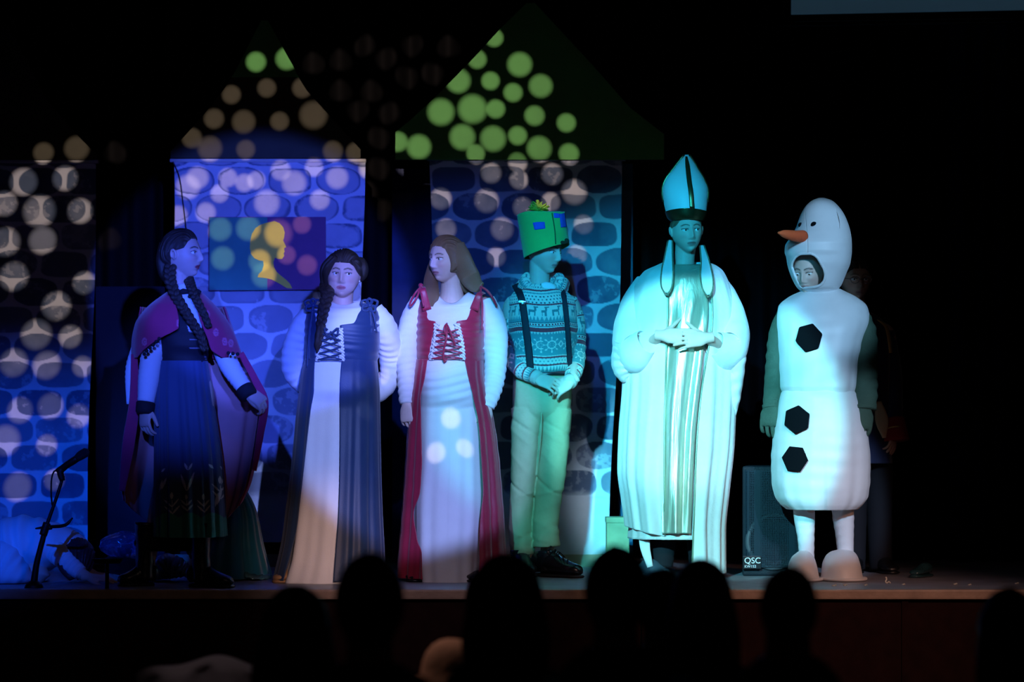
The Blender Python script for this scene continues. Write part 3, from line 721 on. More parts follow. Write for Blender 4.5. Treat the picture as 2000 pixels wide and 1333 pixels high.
Y = -.42
P1 = thing('person', 'person in a magenta cape, dark bodice and blue embroidered skirt, two dark braids, looking right', 'person', (W(372, 0, Y)[0], Y, 0))
h1 = Head(357, 498, Y, yaw=70, pitch=-2, sc=1., fem=True, gaze=0, open_=1.)
neck = W(352, 583, Y+.02); hips = W(365, 745, Y)
LS, LE, LW = W(305, 632, Y-.02), W(296, 715, Y-.07), W(284, 795, Y-.10)
RS, RE, RW = W(418, 625, Y+.0), W(446, 705, Y-.06), W(484, 764, Y-.10)
def ext1(g):
    limb(g, [h1.to((0, .0, -.07)), W(360, 572, Y)], [.045, .05])
person_body(P1, h1, neck, .17, hips, [(LS, LE, LW), (RS, RE, RW)],
    [(W(345, 760, Y), W(325, 920, Y-.03), W(290, 1095, Y-.02)), (W(385, 760, Y), W(395, 920, Y-.05), W(388, 1110, Y-.12))],
    [dict(d=(-.02, -.1, -1), nrm=(-.7, -.7, 0), side=-1, curl=(.5, .55, .6, .65)), dict(d=(.75, -.15, -.55), nrm=(.35, -.7, .6), side=1, curl=(.8, .85, .9, .9), thumb=.2, tcurl=.8)],
    skin=(.60, .42, .36), lip=(.35, .06, .09), brow=(.03, .02, .02), yaw=35, bw=.9)
h1.eyes(P1)
g = G(); h1.hair(g, line=.62, side=1.02, thick=.013, low=-.45, part=.1, back=.5)
V, F = tube([h1.to((0, .045, .05)), h1.to((0, .060, -.02)), h1.to((-.01, .058, -.08)), h1.to((-.02, .045, -.14))], [(.070, .055), (.074, .055), (.062, .045), (.030, .025)], n=60); g.add(V, F)
hr = mk('hair', g, M_hair_d, P1)
bp = [W(332, 520, Y-.07), W(331, 545, Y-.10), W(340, 572, Y-.135), W(355, 598, Y-.16), W(372, 625, Y-.17), W(392, 655, Y-.19), W(400, 685, Y-.19)]
mk('braid', braid(bp, .028, 5.5), M_hair_d, hr)
bp = [W(366, 540, Y+.02), W(375, 565, Y-.10), W(386, 590, Y-.15), W(398, 612, Y-.17), W(408, 640, Y-.18)]
mk('braid', braid(bp, .024, 4.5), M_hair_d, hr)

bod = [(566, 338, 372, Y, .055), (576, 326, 388, Y, .07), (600, 312, 412, Y, .095), (640, 308, 418, Y-.01, .12), (675, 312, 412, Y-.01, .12), (700, 310, 405, Y, .11), (716, 306, 404, Y, .11)]
s = surf(bod, n=260, m=150, wr=.002, wrf=5)
px, py = PX(s[0]); V = s[0].reshape(-1, 3); px = px.ravel(); py = py.ravel()
C = np.tile(np.array((.012, .012, .02)), (len(V), 1))
vneck = (np.abs(px - (364 + (py-566)*.22)) < 21 - (py-566)*.10) & (py < 648) & (V[:, 1] < Y); C[vneck] = (.66, .68, .74)
trim = (np.abs(px - (386 + (py-640)*.25)) < 2.0) & (py > 640) & (V[:, 1] < Y) & (np.sin(py*1.2) > -.2); C[trim] = (.25, .24, .3)
rows_ = (V[:, 1] < Y) & (py > 640) & (py < 690) & (np.abs(px-384) < 14) & (np.abs(np.mod(py, 16)-8) < 1.1); C[rows_] = (.22, .2, .26)
C[(py > 703)] = (.02, .02, .035)
g = G(); addsurf(g, s); bo = mk('bodice', g, attrmat('bodice_cloth', rough=.7, bump=.15, bscale=300), P1, col=C, solid=.004)
g = G(); V, F = tube([onF(bod, 383, 646, off=.006)+(0,0,0), onF(bod, 384, 656, off=.008)], [.009, .005], n=8); g.add(V, F); mk('brooch', g, mat('silver', (.6, .6, .65), .25, 1.), bo)
g = G(); cr = [(556, 347, 375, Y, .045), (563, 342, 377, Y, .052), (572, 337, 380, Y, .06)]; addsurf(g, surf(cr, n=64, m=14)); mk('collar', g, M_blouse, P1, solid=.004)
# bow tie at the collar
g = G(); c = W(371, 572, Y-.075)
for d in (-1, 1): V, F = tube([c, c+(d*.03, -.004, .006), c+(d*.05, 0, -.002)], [.005, .014, .010], n=12); g.add(V, F)
for d in (-1, 1): V, F = tube([c, c+(d*.012+.005, -.004, -.04), c+(d*.02+.012, 0, -.09)], [(.004, .003), (.009, .002), (.010, .002)], n=10); g.add(V, F)
mk('neck_bow', g, M_blk, P1)
# skirt
sk = [(706, 305, 405, Y, .115), (740, 303, 410, Y, .135), (820, 302, 422, Y, .165), (920, 302, 434, Y, .19), (1048, 303, 441, Y, .215)]
s = surf(sk, n=520, m=330, fold=(.002, .016), fn=17, seed=2.2, drift=.4); V = s[0].reshape(-1, 3); px, py = PX(V)
C = np.tile(np.array((.04, .075, .17)), (len(V), 1)); th = s[1].ravel()
front = V[:, 1] < Y
scal = 1012 - 10*np.abs(np.sin((px-305)/44*math.pi)); C[py > scal] = (.04, .26, .20)
def stroke(x0, y0, x1, y1, w):
    d = np.array((x1-x0, y1-y0), float); L = np.linalg.norm(d); d /= L; u = (px-x0)*d[0] + (py-y0)*d[1]; v = np.abs(-(px-x0)*d[1] + (py-y0)*d[0])
    ww = w*(1 - np.abs(2*np.clip(u/L, 0, 1)-1)**2*.75); C[(u > -1) & (u < L+1) & (v < ww) & front] = (.60, .58, .62)
def sprig(x, y, s=1., tall=0):
    stroke(x, y, x-15*s, y-14*s, 1.9); stroke(x, y, x+13*s, y-15*s, 1.9); stroke(x-1, y-13*s, x-16*s, y-27*s, 1.7); stroke(x-1, y-13*s, x+11*s, y-28*s, 1.7)
    stroke(x-1, y-8, x-1, y-25*s, 1.); stroke(x-2, y-29*s, x-2, y-41*s, 3.2*s)
    if tall: stroke(x-2, y-40, x-12, y-70, 2.6); stroke(x, y-40, x+13, y-74, 2.6); stroke(x, y-80, x-5, y-92, 2.2); stroke(x+2, y-80, x+9, y-92, 2.2)
sprig(337, 1004, 1.); sprig(366, 998, .75, 1); sprig(399, 1001, .85); sprig(431, 975, 1.05, 0); stroke(424, 985, 432, 955, 3); stroke(316, 955, 325, 935, 2.6); stroke(316, 922, 322, 916, 2)
stroke(408, 908, 416, 915, 2.6); stroke(430, 912, 440, 922, 2.4); stroke(432, 945, 442, 925, 2); stroke(420, 990, 425, 965, 2.4); stroke(311, 962, 317, 940, 2)
g = G(); addsurf(g, s); mk('skirt', g, attrmat('blue_skirt_cloth', rough=.75, sheen=.2, bump=.15, bscale=300), P1, col=C, solid=.003)
pt = [(1025, 300, 436, Y+.04, .19), (1062, 262, 400, Y+.06, .17), (1075, 280, 385, Y+.06, .15)]
g = G(); addsurf(g, surf(pt, n=120, m=20, fold=(.01, .015), fn=9)); mk('petticoat', g, M_blk, P1, solid=.003)
# sleeves, cuffs
for nm, pts, r in (('left', [W(308, 640, Y-.02), W(300, 680, Y-.05), W(292, 730, Y-.08), W(285, 786, Y-.10)], [.05, .055, .052, .040]),
                   ('right', [W(418, 630, Y), W(432, 670, Y-.04), W(446, 710, Y-.07), W(476, 757, Y-.10)], [.05, .05, .048, .038])):
    g = G(); V, F = tube(pts, r, n=48, wr=.05, wrf=14, seed=len(nm)); g.add(V, F); sl = mk('sleeve', g, M_blouse, P1)
    a, b = pts[-1], pts[-1] + (pts[-1]-pts[-2])/np.linalg.norm(pts[-1]-pts[-2])*.055
    g = G(); V, F = tube([a-(b-a)*.1, a, b, b+(b-a)*.05], [.035, .045, .043, .035], n=28); g.add(V, F); mk('cuff', g, M_blk, sl)
# cape: back shell with lining, shoulder capelet over it
def hem1(x, th):
    left = np.interp(x, [230, 262, 303, 380, 440, 490, 520], [965, 1000, 1036, 1050, 1020, 960, 950]); return left
cp = [(600, 275, 440, Y+.03, .12), (690, 262, 470, Y+.04, .16), (785, 262, 512, Y+.05, .18), (860, 252, 505, Y+.06, .20), (975, 236, 488, Y+.07, .22), (1036, 240, 470, Y+.07, .22)]
def capeshell(inset, ext):
    rr = [(a, b+inset, c-inset, d, e-inset*.0025, b+inset+1.5, c-inset-1.5) for a, b, c, d, e in cp]
    return surf(rr, n=170, m=110, fold=(.002, .022), fn=9, seed=5.1, hem=hem1, drift=.3)
g = G(); addsurf(g, capeshell(0, 0)); ca = mk('cape', g, M_mag, P1, solid=.005)
g = G(); addsurf(g, capeshell(4.0, 0)); mk('lining', g, M_lin, ca, solid=.002)
# front edge the right hand holds out
for P, wd in (([W(470, 690, Y-.06), W(497, 740, Y-.08), W(516, 785, Y-.09), W(508, 850, Y-.06), W(497, 920, Y-.02)], [.03, .035, .04, .035, .02]), ([W(262, 692, Y-.05), W(263, 780, Y-.05), W(252, 860, Y-.04), W(238, 960, Y-.03)], [.03, .05, .06, .03])):
    g = G(); V, F = ribbon(P, wd, (0, -1, 0), .003); g.add(V, F); mk('cape_edge', g, M_mag, ca)
cl = [(566, 335, 385, Y+.01, .075, 352, 372), (578, 318, 400, Y+.01, .105, 350, 383), (600, 290, 422, Y, .15, 352, 390), (630, 267, 445, Y, .185, 358, 399), (643, 263, 452, Y, .19, 358, 404), (652, 261, 456, Y, .19, 345, 408), (665, 259, 461, Y, .19, 318, 413), (685, 258, 468, Y, .185, 292, 419), (700, 259, 473, Y, .18, 272, 438)]
s = surf(cl, n=220, m=90, fold=(.001, .010), fn=8, seed=1.2, e=2.0, drift=.3)
V = s[0].reshape(-1, 3); px, py = PX(V); C = np.tile(np.array((.42, .025, .10)), (len(V), 1))
fr = V[:, 1] < Y+.02
for x, y in ((283, 668), (350, 632), (421, 650), (438, 668), (450, 671), (404, 615)):
    d = np.hypot((px-x)/4.2, (py-y)/6.5); C[(np.abs(d-.9) < .33) & fr] = (.62, .12, .26); C[(d < .35) & fr] = (.55, .15, .3)
g = G(); addsurf(g, s); cpl = mk('capelet', g, attrmat('capelet_wool', rough=.85, sheen=.3, bump=.2, bscale=400), P1, col=C, solid=.006)
for x, y in ((311, 662), (305, 668), (299, 674), (293, 680), (287, 686), (282, 692), (446, 690), (455, 691), (464, 692)):
    V, F = ball(W(x, y, Y-.20), .009, nu=12, nv=8); g = G(); g.add(V, F); mk('pompom', g, M_blk, cpl)
# white undersleeve puff showing behind the cape on each side
for P, r in (([W(262, 680, Y+.05), W(254, 720, Y+.05), W(250, 790, Y+.05)], [(.015, .02), (.022, .02), (.008, .01)]), ([W(462, 685, Y+.06), W(474, 700, Y+.06), W(482, 728, Y+.06)], [(.015, .015), (.014, .012), (.004, .005)])):
    g = G(); V, F = tube(P, r, n=16, wr=.08, wrf=12); g.add(V, F); mk('white_sash', g, M_blouse, P1)
shoe('boot', W(378, 1142, Y-.12)*(1, 1, 0), W(453, 1142, Y-.22)*(1, 1, 0), M_leather, P1, shaft=.30, h=.08)
shoe('boot', W(296, 1142, Y-.02)*(1, 1, 0), W(232, 1142, Y-.08)*(1, 1, 0), M_leather, P1, shaft=.30, h=.08)

# ------------------------------------------------------------------ laced gown, shared by two people
def laced(P, bod, lx, rx, y0, y1, cordm, bodyname, parent, bow, loops=5, e=2.3):
    """lace strips beside the opening and a criss-cross cord between them"""
    for x in (lx, rx):
        g = G(); n = 70; m = 9; YY = np.linspace(y0, y1, n); V = np.zeros((n, m, 3)); uu = np.linspace(-1, 1, m)
        for i, yy in enumerate(YY):
            xc = x(yy)
            for j, u in enumerate(uu): V[i, j] = onF(bod, xc + u*(5.5 + .9*np.sin(i*.9)*(abs(u) > .9)), yy, e, .012)
        V = V.reshape(-1, 3); g.add(V, gridf(n, m, False)); ii, jj = np.meshgrid(np.arange(n), np.arange(m), indexing='ij')
        C = np.tile(np.array((.8, .8, .82)), (n*m, 1)); hole = (((ii//2 + jj) % 3) == 0) & (jj % 2 == 1); C[hole.ravel()] = (.06, .07, .12)
        mk('lace_strip', g, attrmat('lace', rough=.8), parent, col=C, solid=.002)
    g = G(); ys = np.linspace(y0+12, y1-3, loops)
    for i in range(loops-1):
        for a, b in ((lx, rx), (rx, lx)):
            pts = []
            for u in np.linspace(0, 1, 7):
                yy = ys[i] + (ys[i+1]-ys[i])*u; xx = a(yy)*(1-u) + b(yy)*u; pts.append(onF(bod, xx, yy, e, .018 + .004*(a is lx)))
            V, F = tube(pts, [.0036]*7, n=8); g.add(V, F)
    V, F = tube([onF(bod, lx(y1-3) + (rx(y1-3)-lx(y1-3))*u, y1-3, e, .018) for u in np.linspace(0, 1, 6)], [.003]*6, n=8); g.add(V, F)
    for pts in bow: V, F = tube([onF(bod, x, y, e, o) for x, y, o in pts], [.0048]*len(pts), n=8); g.add(V, F)
    mk('lacing_cord', g, cordm, parent)
def tiebow(c, m, parent, s=1., tails=((-.01, -.11), (.02, -.09)), seed=0):
    g = G(); c = np.array(c, float)
    for a in (-2.4, -1.0, .6, 2.6, 1.6):
        d = np.array((math.cos(a), -.25, .7*math.sin(a)))*.042*s; n = np.array((-d[2], 0, d[0]))*.45
        V, F = tube([c, c+d*.6+n, c+d*1.1, c+d*.6-n, c], [.0035*s, .006*s, .006*s, .006*s, .0035*s], n=8, m=24); g.add(V, F)
    for dx, dz in tails: V, F = tube([c, c+(dx*.6, -.012, dz*.4), c+(dx, -.006, dz)], [.006*s, .0055*s, .004*s], n=8); g.add(V, F)
    V, F = ball(c, .012*s, nu=12, nv=8); g.add(V, F); mk('shoulder_tie', g, m, parent)

# ------------------------------------------------------------------ person in the dark blue gown
Y = -.10
P2 = thing('person', 'person in a dark blue laced gown over white, dark braid, hands behind the back', 'person', (W(665, 0, Y)[0], Y, 0))
h2 = Head(671, 537, Y, yaw=-3, pitch=3, roll=3, sc=1., fem=True, gaze=18, gz=6, jaw=.22, wide=1.08)
neck = W(668, 600, Y+.03); hips = W(668, 760, Y+.02)
def ext2(g): V, F = ball(h2.to((0, -.035, -.045)), (.068, .052, .055)); g.add(V, F)
person_body(P2, h2, neck, .17, hips, [(W(607, 625, Y+.03), W(572, 712, Y+.10), W(625, 770, Y+.21)), (W(733, 625, Y+.03), W(766, 715, Y+.15), W(715, 775, Y+.22))],
    [(W(645, 780, Y+.02), W(635, 940, Y), W(615, 1110, Y+.02)), (W(695, 780, Y+.02), W(690, 940, Y), W(690, 1110, Y+.02))],
    [dict(d=(1, .1, -.2), nrm=(0, -1, 0), side=1, curl=(.3, .3, .3, .3)), dict(d=(-1, .1, -.2), nrm=(0, -1, 0), side=-1, curl=(.5, .5, .5, .5))],
    skin=(.68, .47, .42), lip=(.50, .17, .20), brow=(.07, .045, .035), bw=1.05, extra=ext2)
h2.eyes(P2)
g = G(); h2.hair(g, line=.50, side=1.02, thick=.015, low=-.35, part=-.25, back=.4)
V, F = ball(h2.to((.075, .05, .03)), (.04, .05, .06)); g.add(V, F)
for a, b, c, r in (((-.03, -.088, .085), (-.075, -.055, .02), (-.082, .0, -.06), .020), ((-.05, -.055, .09), (-.088, -.02, .02), (-.085, .01, -.09), .026), ((.045, -.075, .075), (.078, -.05, .03), (.082, .01, -.0), .014)):
    V, F = tube([h2.to(a), h2.to(b), h2.to(c)], [r*.5, r, r*.7], n=18); g.add(V, F)
hr = mk('hair', g, M_hair_d, P2)
mk('braid', braid([h2.to((-.082, .01, -.06)), W(640, 575, Y-.10), W(633, 600, Y-.125), W(629, 622, Y-.14), W(626, 640, Y-.145)], .034, 3.5), M_hair_d, hr)
g = G(); V, F = tube([W(626, 632, Y-.145), W(626, 650, Y-.155), W(622, 672, Y-.155), W(619, 690, Y-.15)], [.017, .024, .020, .003], n=20, wr=.08, wrf=3); g.add(V, F); mk('braid_tail', g, M_hair_d, hr)
for sx in (-1, 1):
    g = G(); V, F = ball(h2.to((.079*sx, -.002, -.028)), .005, nu=12, nv=8); g.add(V, F); mk('earring', g, mat('pearl', (.8, .8, .78), .2, spec=.7), P2)
M_tee = mat('white_jersey', (.80, .80, .82), .8, sheen=.2, bump=.12, bscale=260, var=.03)
M_navy = mat('navy_satin', (.018, .045, .12), .5, spec=.4, sheen=.2, bump=.1, bscale=200, var=.08)
b2 = [(588, 641, 704, Y+.01, .07), (594, 628, 717, Y+.01, .09), (602, 614, 730, Y, .11), (616, 602, 740, Y, .13), (640, 597, 742, Y-.01, .145), (670, 598, 738, Y-.01, .15), (706, 598, 734, Y-.005, .14)]
sk2 = [(700, 600, 730, Y, .135), (735, 595, 732, Y-.01, .16), (760, 593, 734, Y-.01, .165), (790, 590, 735, Y, .15), (900, 583, 738, Y, .165), (1000, 574, 738, Y, .18), (1090, 562, 742, Y, .20), (1137, 548, 742, Y, .22)]
g = G(); addsurf(g, surf(b2, n=160, m=80, wr=.002, wrf=5, seed=3, scoop=.024), c0=False); mk('blouse', g, M_tee, P2, solid=.003)
g = G(); addsurf(g, surf(sk2, n=300, m=200, fold=(0, .017), fn=9, seed=4.2, drift=.8)); mk('white_skirt', g, M_tee, P2, solid=.003)
for pts, r, sd in (([W(617, 606, Y+.02), W(592, 640, Y+.03), W(575, 690, Y+.07), W(575, 728, Y+.11), W(604, 762, Y+.18), W(628, 772, Y+.21)], [.050, .062, .062, .055, .042, .034], 1),
                   ([W(728, 606, Y+.02), W(750, 640, Y+.03), W(763, 695, Y+.13), W(763, 735, Y+.16), W(742, 768, Y+.17), W(715, 778, Y+.22)], [.052, .062, .060, .054, .042, .034], 4)):
    g = G(); V, F = tube(pts, r, n=60, m=110, wr=.035, wrf=14, seed=sd); g.add(V, F); mk('sleeve', g, M_tee, P2)
B2 = [(a, b-3, c+3, d, e+.010) for a, b, c, d, e in b2]
op = [(597, 612, 716), (615, 618, 703), (634, 621, 694), (638, 628, 668), (670, 622, 671), (706, 618, 671)]
rows = []
for y, l, r in op:
    i = interp([q[0] for q in B2], np.array([q[1:] for q in B2]), np.array([float(y)]))[0]; rows.append((y, max(i[0], 596), min(i[1], 741), i[2], i[3], l, r))
g = G(); s = surf(rows, n=200, m=110, wr=.002, wrf=7, seed=6); addsurf(g, s); gb = mk('gown_bodice', g, M_navy, P2, solid=.004)
ov = [(702, 596, 736, Y-.005, .150, 618, 671), (735, 589, 739, Y-.01, .172, 618, 669), (760, 586, 741, Y-.01, .178, 618, 668), (800, 581, 742, Y, .168, 612, 668), (900, 572, 744, Y, .184, 600, 668), (1000, 560, 747, Y, .20, 586, 666), (1060, 552, 750, Y, .212, 574, 662), (1132, 536, 753, Y, .235, 556, 657)]
g = G(); addsurf(g, surf(ov, n=340, m=200, fold=(.001, .015), fn=15, seed=2.6, drift=.5)); mk('overskirt', g, M_navy, P2, solid=.004)
lx = lambda y: 632 - (y-640)*.17; rx = lambda y: 664 + (y-640)*.06
laced(P2, B2, lx, rx, 641, 706, M_navy, 'b', gb, [[(640, 645, .02), (634, 641, .03), (636, 652, .03), (648, 650, .025), (660, 641, .03), (659, 654, .03), (648, 652, .025)], [(648, 650, .02), (640, 658, .025), (638, 664, .02)], [(648, 650, .02), (655, 660, .025), (656, 666, .02)], [(645, 648, .022), (652, 656, .024), (646, 662, .02)]])
tiebow(W(612, 597, Y-.10), M_navy, gb, 1., ((-.03, -.30), (-.02, -.26)))
tiebow(W(722, 597, Y-.10), M_navy, gb, 1., ((.035, -.13), (.01, -.20)))
shoe('shoe', W(580, 1138, Y-.05)*(1, 1, 0), W(536, 1138, Y-.12)*(1, 1, 0), mat('tan_leather', (.45, .26, .13), .5), P2, h=.05)
shoe('shoe', W(668, 1138, Y-.10)*(1, 1, 0), W(650, 1138, Y-.18)*(1, 1, 0), mat('tan_leather'), P2, h=.05)

# ------------------------------------------------------------------ person in the red gown
Y = 0.0
Y = .02
P3 = thing('person', 'person in a red laced gown over a white dress, long straight light brown hair', 'person', (W(880, 0, Y)[0], Y, 0))
h3 = Head(872, 508, Y, yaw=-46, pitch=3, roll=0, sc=.99, fem=True, gaze=-8, gz=0, jaw=.26, wide=1.04)
neck = W(882, 574, Y+.03); hips = W(878, 755, Y+.02)
person_body(P3, h3, neck, .17, hips, [(W(817, 598, Y+.02), W(795, 700, Y-.01), W(795, 788, Y-.07)), (W(950, 598, Y+.02), W(972, 705, Y-.01), W(950, 790, Y-.08))],
    [(W(855, 780, Y+.02), W(855, 940, Y), W(860, 1100, Y+.02)), (W(905, 780, Y+.02), W(910, 940, Y), W(915, 1100, Y+.02))],
    [dict(d=(.02, -.15, -1), nrm=(-.5, -.85, 0), side=-1, curl=(.75, .8, .85, .9), thumb=.25, tcurl=.6), dict(d=(-.18, -.15, -1), nrm=(.35, -.9, 0), side=1, curl=(.75, .8, .85, .9), thumb=.25, tcurl=.6)],
    skin=(.72, .54, .48), lip=(.52, .24, .24), brow=(.16, .10, .07), bw=1.05)
h3.eyes(P3, (.10, .12, .14))
g = G(); h3.hair(g, line=.58, cover=True, thick=.012, low=-.6, part=.0, back=.3)
for P, r in (([h3.to((.060, .02, .075)), h3.to((.085, .02, .0)), W(917, 540, Y-.02), W(928, 557, Y-.06), W(938, 562, Y-.08)], [(.035, .022), (.052, .030), (.050, .030), (.040, .022), (.030, .012)]),
             ([h3.to((.035, .05, .03)), h3.to((.045, .075, -.03)), W(912, 550, Y+.03), W(925, 568, Y+.02)], [(.04, .03), (.05, .04), (.05, .035), (.035, .02)]),
             ([h3.to((-.055, .01, .07)), h3.to((-.082, .01, -.0)), W(842, 548, Y+.0), W(843, 575, Y-.07), W(841, 600, Y-.105)], [(.03, .02), (.035, .022), (.036, .022), (.038, .020), (.022, .008)]),
             ([h3.to((0, .045, .03)), h3.to((0, .06, -.06)), W(893, 575, Y+.08), W(893, 600, Y+.10)], [(.055, .03), (.07, .04), (.08, .03), (.05, .015)])):
    V, F = tube(P, r, n=72, m=90, up=(0, -1, 0)); 
    V = V.copy(); nn = 72; g.add(V, F)
mk('hair', g, M_hair_b, P3)
M_red = mat('red_satin', (.40, .018, .055), .42, spec=.45, sheen=.2, bump=.12, bscale=200, var=.12)
b3 = [(571, 848, 916, Y+.0, .075), (577, 833, 929, Y, .095), (587, 822, 940, Y, .11), (600, 817, 943, Y, .12), (620, 816, 944, Y, .14), (650, 816, 944, Y-.01, .155), (680, 816, 945, Y-.01, .15), (708, 818, 942, Y-.005, .14)]
sk3 = [(698, 820, 938, Y, .135), (715, 819, 938, Y-.02, .15), (745, 818, 938, Y-.02, .165), (775, 820, 938, Y-.02, .165), (800, 818, 942, Y, .155), (900, 815, 945, Y, .165), (1000, 808, 948, Y, .18), (1090, 810, 942, Y, .19), (1137, 815, 940, Y, .20)]
g = G(); addsurf(g, surf(b3, n=160, m=80, wr=.002, wrf=5, seed=3, scoop=.058)); tee = mk('blouse', g, M_tee, P3, solid=.003)
S3 = surf(sk3, n=320, m=260, fold=(0, .014), fn=8, seed=1.2, drift=.6)
V = S3[0]; px, py = PX(V); wv = np.exp(-((py-748)/42)**2); V[:, :, 1] -= wv*.0035*np.sin(py*.38 + 3*np.sin(px*.021) + 1.2*np.sin((px-860)/30)+.02*(px-875)**2/30)
g = G(); addsurf(g, S3); mk('white_dress', g, M_tee, P3, solid=.003)
for pts, r, sd in (([W(824, 588, Y+.0), W(805, 632, Y-.0), W(796, 700, Y-.01), W(795, 750, Y-.04), W(795, 790, Y-.07)], [.055, .062, .054, .046, .037], 1),
                   ([W(943, 588, Y+.0), W(963, 636, Y+.0), W(968, 705, Y-.01), W(963, 755, Y-.05), W(951, 796, Y-.08)], [.060, .066, .056, .048, .038], 5)):
    g = G(); V, F = tube(pts, r, n=60, m=150, wr=.0, seed=sd); 
    # sleeves pushed up the forearm: tight rings of creases towards the cuff
    V = V.copy(); q = V[:-2].reshape(150, 60, 3); cen = q.mean(axis=1, keepdims=True); tt = np.linspace(0, 1, 150)[:, None]; thh = np.linspace(0, 2*math.pi, 60, endpoint=False)[None]
    q[:] = cen + (q-cen)*(1 + (.012 + .05*sstep(.45, .9, tt))*np.sin(tt*95 + 1.5*np.sin(thh+sd) + .8*np.sin(2*thh+sd+tt*9)))[..., None]; V[:-2] = q.reshape(-1, 3)
    g.add(V, F); mk('sleeve', g, M_tee, P3)
B3 = [(a, b-2, c+2, d, e+.010) for a, b, c, d, e in b3]
op = [(591, 838, 930), (605, 834, 921), (627, 838, 912), (631, 852, 893), (665, 845, 899), (690, 840, 903), (708, 836, 906)]
rows = []
for y, l, r in op:
    i = interp([q[0] for q in B3], np.array([q[1:] for q in B3]), np.array([float(y)]))[0]; rows.append((y, max(i[0], 814), min(i[1], 945), i[2], i[3], l, r))
g = G(); addsurf(g, surf(rows, n=200, m=110, wr=.003, wrf=8, seed=6)); gb = mk('gown_bodice', g, M_red, P3, solid=.004)
ov = [(703, 813, 944, Y-.005, .152, 836, 907), (735, 809, 947, Y-.01, .176, 832, 915), (780, 802, 955, Y-.01, .182, 823, 926), (830, 797, 966, Y, .178, 824, 936), (900, 792, 975, Y, .19, 826, 941), (960, 788, 980, Y, .20, 822, 944), (1000, 785, 983, Y, .205, 810, 940), (1050, 781, 986, Y, .21, 816, 938), (1085, 778, 988, Y, .215, 828, 938), (1128, 776, 988, Y, .22, 832, 936)]
g = G(); addsurf(g, surf(ov, n=360, m=220, fold=(.003, .016), fn=17, seed=3.3, drift=.7, wr=.001, wrf=9)); mk('overskirt', g, M_red, P3, solid=.004)
lx = lambda y: 853 - (y-635)*.16 - 5*math.sin((y-635)/73*3.1)*-.6; rx = lambda y: 893 + (y-635)*.15 + 4*math.sin((y-635)/73*3.1)*.6
laced(P3, B3, lx, rx, 632, 704, M_red, 'b', gb, [[(873, 632, .02), (868, 640, .035), (871, 655, .03), (874, 640, .02), (880, 650, .035), (885, 664, .03)], [(873, 634, .02), (872, 660, .03), (866, 690, .03), (868, 708, .035), (873, 700, .03)], [(874, 636, .02), (884, 660, .035), (889, 676, .03)]], 6)
for (x0, y0), (x1, y1), (xm, ym) in (((838, 600), (820, 546), (830, 560)), ((930, 600), (938, 556), (940, 570))):
    g = G(); V, F = ribbon([W(x0-4, y0+6, Y-.112), W(xm-4, ym+6, Y-.12), W(x1+6, y1+16, Y-.06), W(x1+6, y1+18, Y+.02)], [.045, .03, .025, .02], (0, -1, .3), .003); g.add(V, F); mk('shoulder_strap', g, M_red, gb)
g = G(); V, F = tube([W(823, 560, Y-.10), W(812, 572, Y-.11), W(801, 592, Y-.10), W(802, 598, Y-.10), W(812, 585, Y-.12), W(822, 562, Y-.10)], [.005]*6, n=8, m=50); g.add(V, F)
V, F = tube([W(823, 560, Y-.10), W(824, 580, Y-.13), W(828, 600, Y-.14)], [.005]*3, n=8); g.add(V, F); V, F = ball(W(822, 558, Y-.09), .012); g.add(V, F); mk('shoulder_tie', g, M_red, gb)
g = G(); V, F = tube([W(938, 560, Y-.08), W(950, 567, Y-.09), W(962, 582, Y-.09), W(970, 598, Y-.07)], [.006]*4, n=8); g.add(V, F)
V, F = tube([W(938, 560, Y-.08), W(942, 600, Y-.14), W(941, 645, Y-.15)], [.005]*3, n=8); g.add(V, F); V, F = ball(W(938, 558, Y-.07), .012); g.add(V, F); mk('shoulder_tie', g, M_red, gb)
g = G(); V, F = tube([W(800, 799, Y-.15)+(-.018, 0, 0), W(800, 799, Y-.15)+(.0, -.008, -.004), W(800, 799, Y-.15)+(.014, -.003, 0)], [.003]*3, n=8)
shoe('shoe', W(835, 1138, Y-.05)*(1, 1, 0), W(800, 1138, Y-.16)*(1, 1, 0), M_leather, P3, h=.05)
shoe('shoe', W(915, 1138, Y-.03)*(1, 1, 0), W(932, 1138, Y-.20)*(1, 1, 0), M_leather, P3, h=.05)
# ------------------------------------------------------------------ person in the green hat
Y = .45
P4 = thing('person', 'person in a green box hat, patterned winter sweater, braces and khaki trousers, hands clasped', 'person', (W(1062, 0, Y)[0], Y, 0))
h4 = Head(1064, 491, Y, yaw=52, pitch=10, roll=0, sc=.99, gaze=10, gz=-8)
neck = W(1054, 572, Y+.03); hips = W(1060, 760, Y+.02)
person_body(P4, h4, neck, .17, hips, [(W(1003, 595, Y+.02), W(1000, 700, Y-.03), W(1046, 738, Y-.17)), (W(1113, 595, Y+.02), W(1124, 690, Y-.02), W(1118, 742, Y-.16))],
    [(W(1035, 790, Y+.02), W(1026, 935, Y), W(1022, 1085, Y+.02)), (W(1085, 790, Y+.02), W(1080, 935, Y-.02), W(1068, 1085, Y+.0))],
    [dict(d=(.93, -.25, -.35), nrm=(.15, -.85, .5), side=-1, curl=(.45, .5, .5, .55), thumb=.2, tcurl=.3), dict(d=(-.75, -.12, -.45), nrm=(-.2, -.9, .3), side=1, curl=(.5, .5, .55, .6), thumb=.4)],
    skin=(.68, .50, .42), lip=(.48, .25, .22), brow=(.08, .05, .04))
h4.eyes(P4)
g = G(); h4.hair(g, line=.60, thick=.006, low=-.35); mk('hair', g, M_hair_d, P4)
PALE, TEAL, RED, DKG = np.array((.72, .70, .60)), np.array((.10, .33, .33)), np.array((.42, .05, .07)), np.array((.03, .10, .12))
